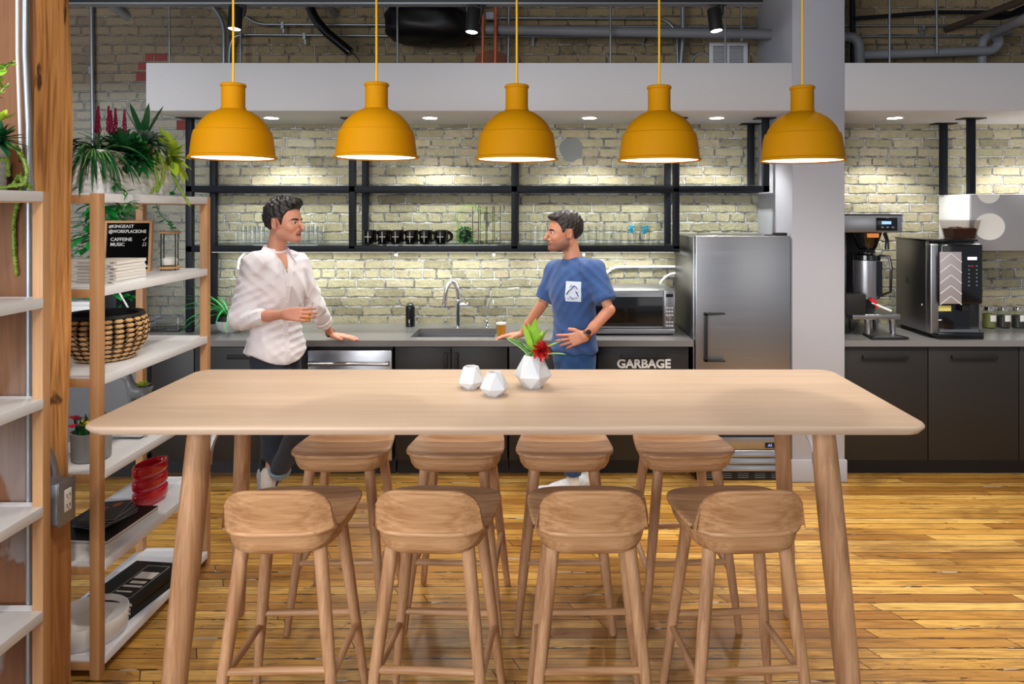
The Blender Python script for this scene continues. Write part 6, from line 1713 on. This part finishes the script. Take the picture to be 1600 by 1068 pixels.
sp_ = torso(.016) + [(cone(j['ls'], j['le'], .074, .062), .05), (cone(j['le'], lc, .062, .052), .02), (cone(j['rs'], j['re'], .078, .068), .05), (cone(j['re'], rc_, .066, .052), .02),
      (cone(nb1, j['ls'], .064, .062), .04), (cone(nb1, j['rs'], .064, .062), .04), (elps(cz(-.02), (.135, .175, .13), rot), .05)]
wf = folds(.020, 1.0, [(1, .4, .9, 84, 0), (.3, -1, .6, 70, 1), (-.8, .2, 1, 105, 2)])
hem0 = j['pelvis'][2] - .045
def shirt_post(P, d):
    d = wf(P, d); q = (P - j['pelvis']) @ np.stack([f, l], 1)
    hem = hem0 + .055 * np.clip((np.abs(q[:, 1]) / .15) ** 2, 0, 1.2) * 1.0
    return np.maximum(d, (hem - P[:, 2]) * .9)
fn1 = as_fn(sp_, None)
o = obj('shirt', vmesh('shirt', lap(solid(sp_, .0075, .03, shirt_post), 1), off, 0), white_shirt, P1)
ctr = cz(.5)
pts = [np.array([ctr[0], ctr[1], z]) - l * .0 for z in np.linspace(hem0 + .02, cz(1.06)[2], 26)]
obj('placket', shift(strip(fn1, pts, f, .030, .004, l), off), white_shirt, o)
g = G()
for z in np.linspace(hem0 + .08, cz(.96)[2], 6):
    q = march(fn1, np.array([ctr[0], ctr[1], z]), f) + f * .0065 - off; g.ell(q, .005, .005, .005, 8)
obj('buttons', g, M['foam'], o)
# collar: a folded band around the neck with two points in front, open at the throat
def collar_f(u, v):
    a = (u - .5) * 2 * 2.55; fo = math.cos(a); s_ = math.sin(a); fr = max(0, abs(u - .5) * 2 - .62) / .38
    base = np.array(HO) + HM @ V3(-.052, 0, -.062)
    # a = 0 is the nape
    r_ = .068 + .026 * v + .030 * fr * v
    q = base - f * math.cos(a) * r_ * (1.0) + l * math.sin(a) * r_ + up * (.040 - .052 * v - .035 * fr * v - .020 * (abs(u - .5) * 2) ** 2) + f * .018 * fr
    return tuple(q - off)
gc_ = G().surf(collar_f, 40, 6); g2 = G().surf(lambda u, v: tuple(np.array(collar_f(u, v)) + (-up * .004)), 40, 6)
gc_.add(g2.v, g2.f); obj('collar', gc_, white_shirt, o)
obj('collar_stand', G().surf(lambda u, v: tuple(np.array(HO) + HM @ V3(-.052, 0, -.068) - f * math.cos((u - .5) * 4.6) * .066 + l * math.sin((u - .5) * 4.6) * .066 + up * (.040 - .07 * v - .02 * (abs(u - .5) * 2) ** 2) - off), 36, 3), white_shirt, o)
# open throat: a slim wedge of skin
th = [np.array([ctr[0], ctr[1], z]) for z in np.linspace(cz(.93)[2], cz(1.14)[2], 10)]
g = G(); vs = []
for i, q in enumerate(th):
    w_ = .003 + .030 * (i / 9) ** 1.2
    for s_ in (-1, 0, 1): vs.append(tuple(march(fn1, q + l * w_ * s_, f) + f * .0055 - off))
g.add(vs, [(i * 3 + k, i * 3 + k + 1, i * 3 + k + 4, i * 3 + k + 3) for i in range(9) for k in (0, 1)])
sk1 = mat('throat_skin', look['skin'], .5)
obj('open_throat', g, sk1, P1)
for c, e, w_ in ((lc, j['lw'], .0535), (rc_, j['rw'], .0535)):
    d_ = unit(e - c); cp = [(cone(c - d_ * .018, c + d_ * .020, w_ + .004, w_ - .004), 0)]
    pf_ = lambda P, d, c=c, d_=d_: np.maximum(wf(P, d), np.abs((P - c) @ d_) - .026)
    obj('rolled_cuff', vmesh('cuff', lap(solid(cp, .005, .02, pf_), 2), off, 0), white_shirt, o)
jeans1 = cloth('black_denim', srgb(34, 42, 56), .1, .12, 60)
jp = [(elps(cz(-.02), (.108, .155, .12), rot), 0)] + [(cone(j['lh'], j['lk'], .092, .070), .04), (cone(j['lk'], j['la'] + up * .0, .070, .058), .03), (cone(j['rh'], j['rk'], .092, .070), .04), (cone(j['rk'], j['ra'], .070, .054), .03)]
jf = folds(.004, 2.0, [(1, .4, 1.6, 40, 0), (-.6, .5, 1.2, 55, 1)])
da = unit(j['ra'] - j['rk'])
def jpost(P, d): d = jf(P, d); return np.maximum(d, np.minimum((P - j['ra']) @ da, .12 - np.linalg.norm(P - j['ra'], axis=1)) ) 
o = obj('jeans', vmesh('jeans', lap(solid(jp, .0085, .03, jpost), 2), off, 0), jeans1, P1)
obj('rolled_hem', shift(G().lathe([(.046, -.022), (.061, -.022), (.063, .020), (.050, .022), (.046, -.022)], 36, c=tuple(j['ra']), rot=Matrix([list(x) for x in frame((1, 0, 0), -da)])), off), cloth('light_denim', srgb(132, 148, 164), .1), o)
ra2 = j['ra'] + da * .055 + V3(-.015, 0, 0)
ak = lap(solid([(cone(j['ra'] - da * .02, ra2, .036, .030), 0), (cone(ra2, ra2 + V3(-.03, 0, -.04), .030, .028), .02)], .005, .02), 2)
skp = look['skin']; obj('ankle', vmesh('ankle', ak, off, 0), sk1, P1)
shoe(P1, off, tuple(ra2 + V3(-.012, 0, .0)), (.10, -.12, -1), (1, -.25, .1), 'sneaker', cloth('beige_canvas', srgb(216, 206, 196), .1), mat('grey_rubber_sole', srgb(150, 152, 158), .7, bump=.5, bscale=120))
shoe(P1, off, (j['la'][0], j['la'][1], .088), (.8, -.5, 0), (0, 0, 1), 'sneaker', bpy.data.materials['beige_canvas'], bpy.data.materials['grey_rubber_sole'])
w_ = j['lw']; d_ = unit(j['lw'] - j['le'])
obj('wristband', ringband(w_ - d_ * .016, d_, .0265, .016, .004, off), M['bmatte'], P1)
# the glass he holds
hM = frame((1, -.10, .02), (0, -1, .25)); gc0 = j['rw'] + hM @ V3(.103, .002, -.037)
t = thing('juice_glass', 'glass of orange juice held by person in white shirt', 'glass', tuple(gc0 - V3(0, 0, .050))); t.rotation_euler = (R(2), R(6), 0)
cup(t, .027, .034, .118, lh=.58, lm=M['juice'])

# ---------------------------------------------------------------- man in the blue shirt
look = dict(skin=srgb(214, 150, 118), beard=srgb(86, 58, 44), bw=.72, lip=srgb(176, 96, 88), skinmat=skin_mat('skin_tan'), iris=iris, hairmat=brown_hair2,
            hair=(.010, .004, ((.048, 0, .205), (.052, .060, .026)), .0016, 2.0), neck=(-.058, 0, -.12),
            hands=[dict(w='lw', e='le', dir=(-1, .18, -.30), nz=(-.15, -1, .1), curl=[(.12, .2, .1), (.15, .2, .15), (.2, .3, .2), (.3, .4, .3)], thumb=[(.022, .022, -.004), (.052, .050, -.004), (.084, .064, -.008)], side=-1, spread=.14),
                   dict(w='rw', e='re', dir=(-1, .1, -.1), nz=(-.1, 0, 1), curl=(.12, .22, .15), thumb=[(.022, .022, -.006), (.056, .046, -.012), (.088, .052, -.018)], side=1, spread=.07)])
joints = dict(pelvis=(897, 556, 0), ls=(928, 424, -.12), rs=(869, 424, .12), le=(952, 484, -.22), re=(848, 474, .15), lw=(915, 525, -.235), rw=(816, 521, .265),
              lh=(905, 580, -.06), rh=(890, 580, .06), lk=(900, 668, -.10), rk=(902, 668, .13), la=(895, 742, -.05), ra=(916, 742, .06))
P2, j, off, f, l, up, rot, torso, arm, leg, HO, HM, cz = build_person('person', 'person in blue pocket t-shirt with hand on hip beside microwave', 4.38, (883, 392, 0), R(180 + 13), 1.03, R(-2), (-.76, -.65), joints, look)
blue = cloth('blue_cotton', srgb(52, 84, 138), .15, .05, 40)
lsd = unit(j['le'] - j['ls']); rsd = unit(j['re'] - j['rs']); lsc = j['ls'] + lsd * .20; rsc = j['rs'] + rsd * .19
nb2 = np.array(HO) + HM @ V3(-.056, 0, -.100)
sp_ = torso(.012) + [(cone(j['ls'], lsc, .072, .068), .05), (cone(j['rs'], rsc, .070, .066), .05), (cone(nb2, j['ls'], .060, .058), .04), (cone(nb2, j['rs'], .060, .058), .04)]
wf2 = folds(.014, 3.0, [(1, .4, .9, 74, 0), (.3, -1, .8, 62, 1), (-.9, .2, 1, 95, 2)])
hem2 = j['pelvis'][2] + .035
def tee_post(P, d):
    d = wf2(P, d)
    for s_, sd, sc in (('ls', lsd, lsc), ('rs', rsd, rsc)):
        near = np.linalg.norm(P - sc, axis=1) < .13; lat = np.abs((P - cz(.5)) @ l) > .17
        d = np.where(lat & near, np.maximum(d, (P - sc) @ sd), d)
    return np.maximum(d, (hem2 + .006 * np.sin(P[:, 0] * 60) - P[:, 2]) * .9)
fn2 = as_fn(sp_, wf2)
tee = obj('t_shirt', vmesh('t_shirt', lap(solid(sp_, .0075, .03, tee_post), 1), off, 0), blue, P2)
nb_ = np.array(HO) + HM @ V3(-.056, 0, -.088)
g = G().lathe([(.062, -.012), (.070, -.014), (.071, .004), (.064, .006), (.062, -.012)], 40, rot=Matrix([list(x) for x in frame(f + V3(0, 0, -.42), (0, 0, 1))]), c=tuple(nb_ - off)); obj('neck_rib', g, blue, tee)
# printed chest pocket: white with dark blue wavy mark
pc = cz(.80) + l * .075
pts = [pc + up * z for z in np.linspace(-.062, .058, 9)]
dirp = unit(f + l * .25)
pk_ = obj('chest_pocket', shift(strip(fn2, pts, dirp, .095, .004, np.cross(up, dirp)), off), cloth('white_print', srgb(214, 224, 240), .1), tee)
sd_ = np.cross(up, dirp); g = G(); rr = random.Random(4)
for (a, b_, c, d2, r_) in ((-.035, -.02, -.01, .01, .008), (-.01, .01, .012, .032, .010), (.005, .03, .03, .012, .007), (.02, .0, .036, -.03, .006), (-.02, -.035, .0, -.045, .005), (.0, -.048, .03, -.04, .005), (-.036, -.045, -.02, -.052, .004), (-.02, .02, -.005, .038, .005)):
    P = []
    for q in (0, .5, 1): P.append(tuple(march(fn2, pc + sd_ * (a + (c - a) * q) + up * (b_ + (d2 - b_) * q + .006 * math.sin(q * PI)), dirp) + dirp * .0035 - off))
    g.tube(P, r_ * .95, 8, flat=.3)
obj('pocket_print', g, mat('navy_print', srgb(38, 58, 104), .8), pk_)
jeans2 = cloth('blue_denim', srgb(34, 74, 124), .1, .28, 25)
jp = [(elps(cz(.0), (.112, .160, .13), rot), 0)] + [(cone(j['lh'], j['lk'], .094, .070), .04), (cone(j['lk'], j['la'], .070, .054), .03), (cone(j['rh'], j['rk'], .094, .070), .04), (cone(j['rk'], j['ra'], .070, .054), .03)]
jf2 = folds(.0035, 5.0, [(1, .4, 1.6, 40, 0), (-.6, .5, 1.2, 55, 1)])
def jp2(P, d): return np.maximum(jf2(P, d), .135 - P[:, 2])
jn = obj('jeans', vmesh('jeans', lap(solid(jp, .0085, .03, jp2), 2), off, 0), jeans2, P2)
sn = cloth('white_knit', srgb(206, 208, 214), .1, .35, 90); sl = mat('pale_sole', srgb(226, 226, 226), .6)
shoe(P2, off, (j['la'][0], j['la'][1], .100), (-1, -.10, 0), (0, 0, 1), 'sneaker', sn, sl)
shoe(P2, off, (j['ra'][0], j['ra'][1], .100), (-.7, -.5, 0), (0, 0, 1), 'sneaker', sn, sl)
for k in ('la', 'ra'):
    so = obj('sock', G().tube([tuple(V3(j[k][0], j[k][1], .07) - off), tuple(V3(j[k][0], j[k][1], .16) - off)], [.040, .036], 20), M['cream'], P2)
d_ = unit(j['lw'] - j['le'])
wb = obj('watch', ringband(j['lw'] - d_ * .014, d_, .0270, .018, .004, off), mat('brown_leather', srgb(120, 70, 36), .5), P2)
obj('watch_face', G().ell(tuple(j['lw'] - d_ * .022 + V3(0, -.026, .012) - off), .016, .008, .016, 16), M['bmatte'], wb)
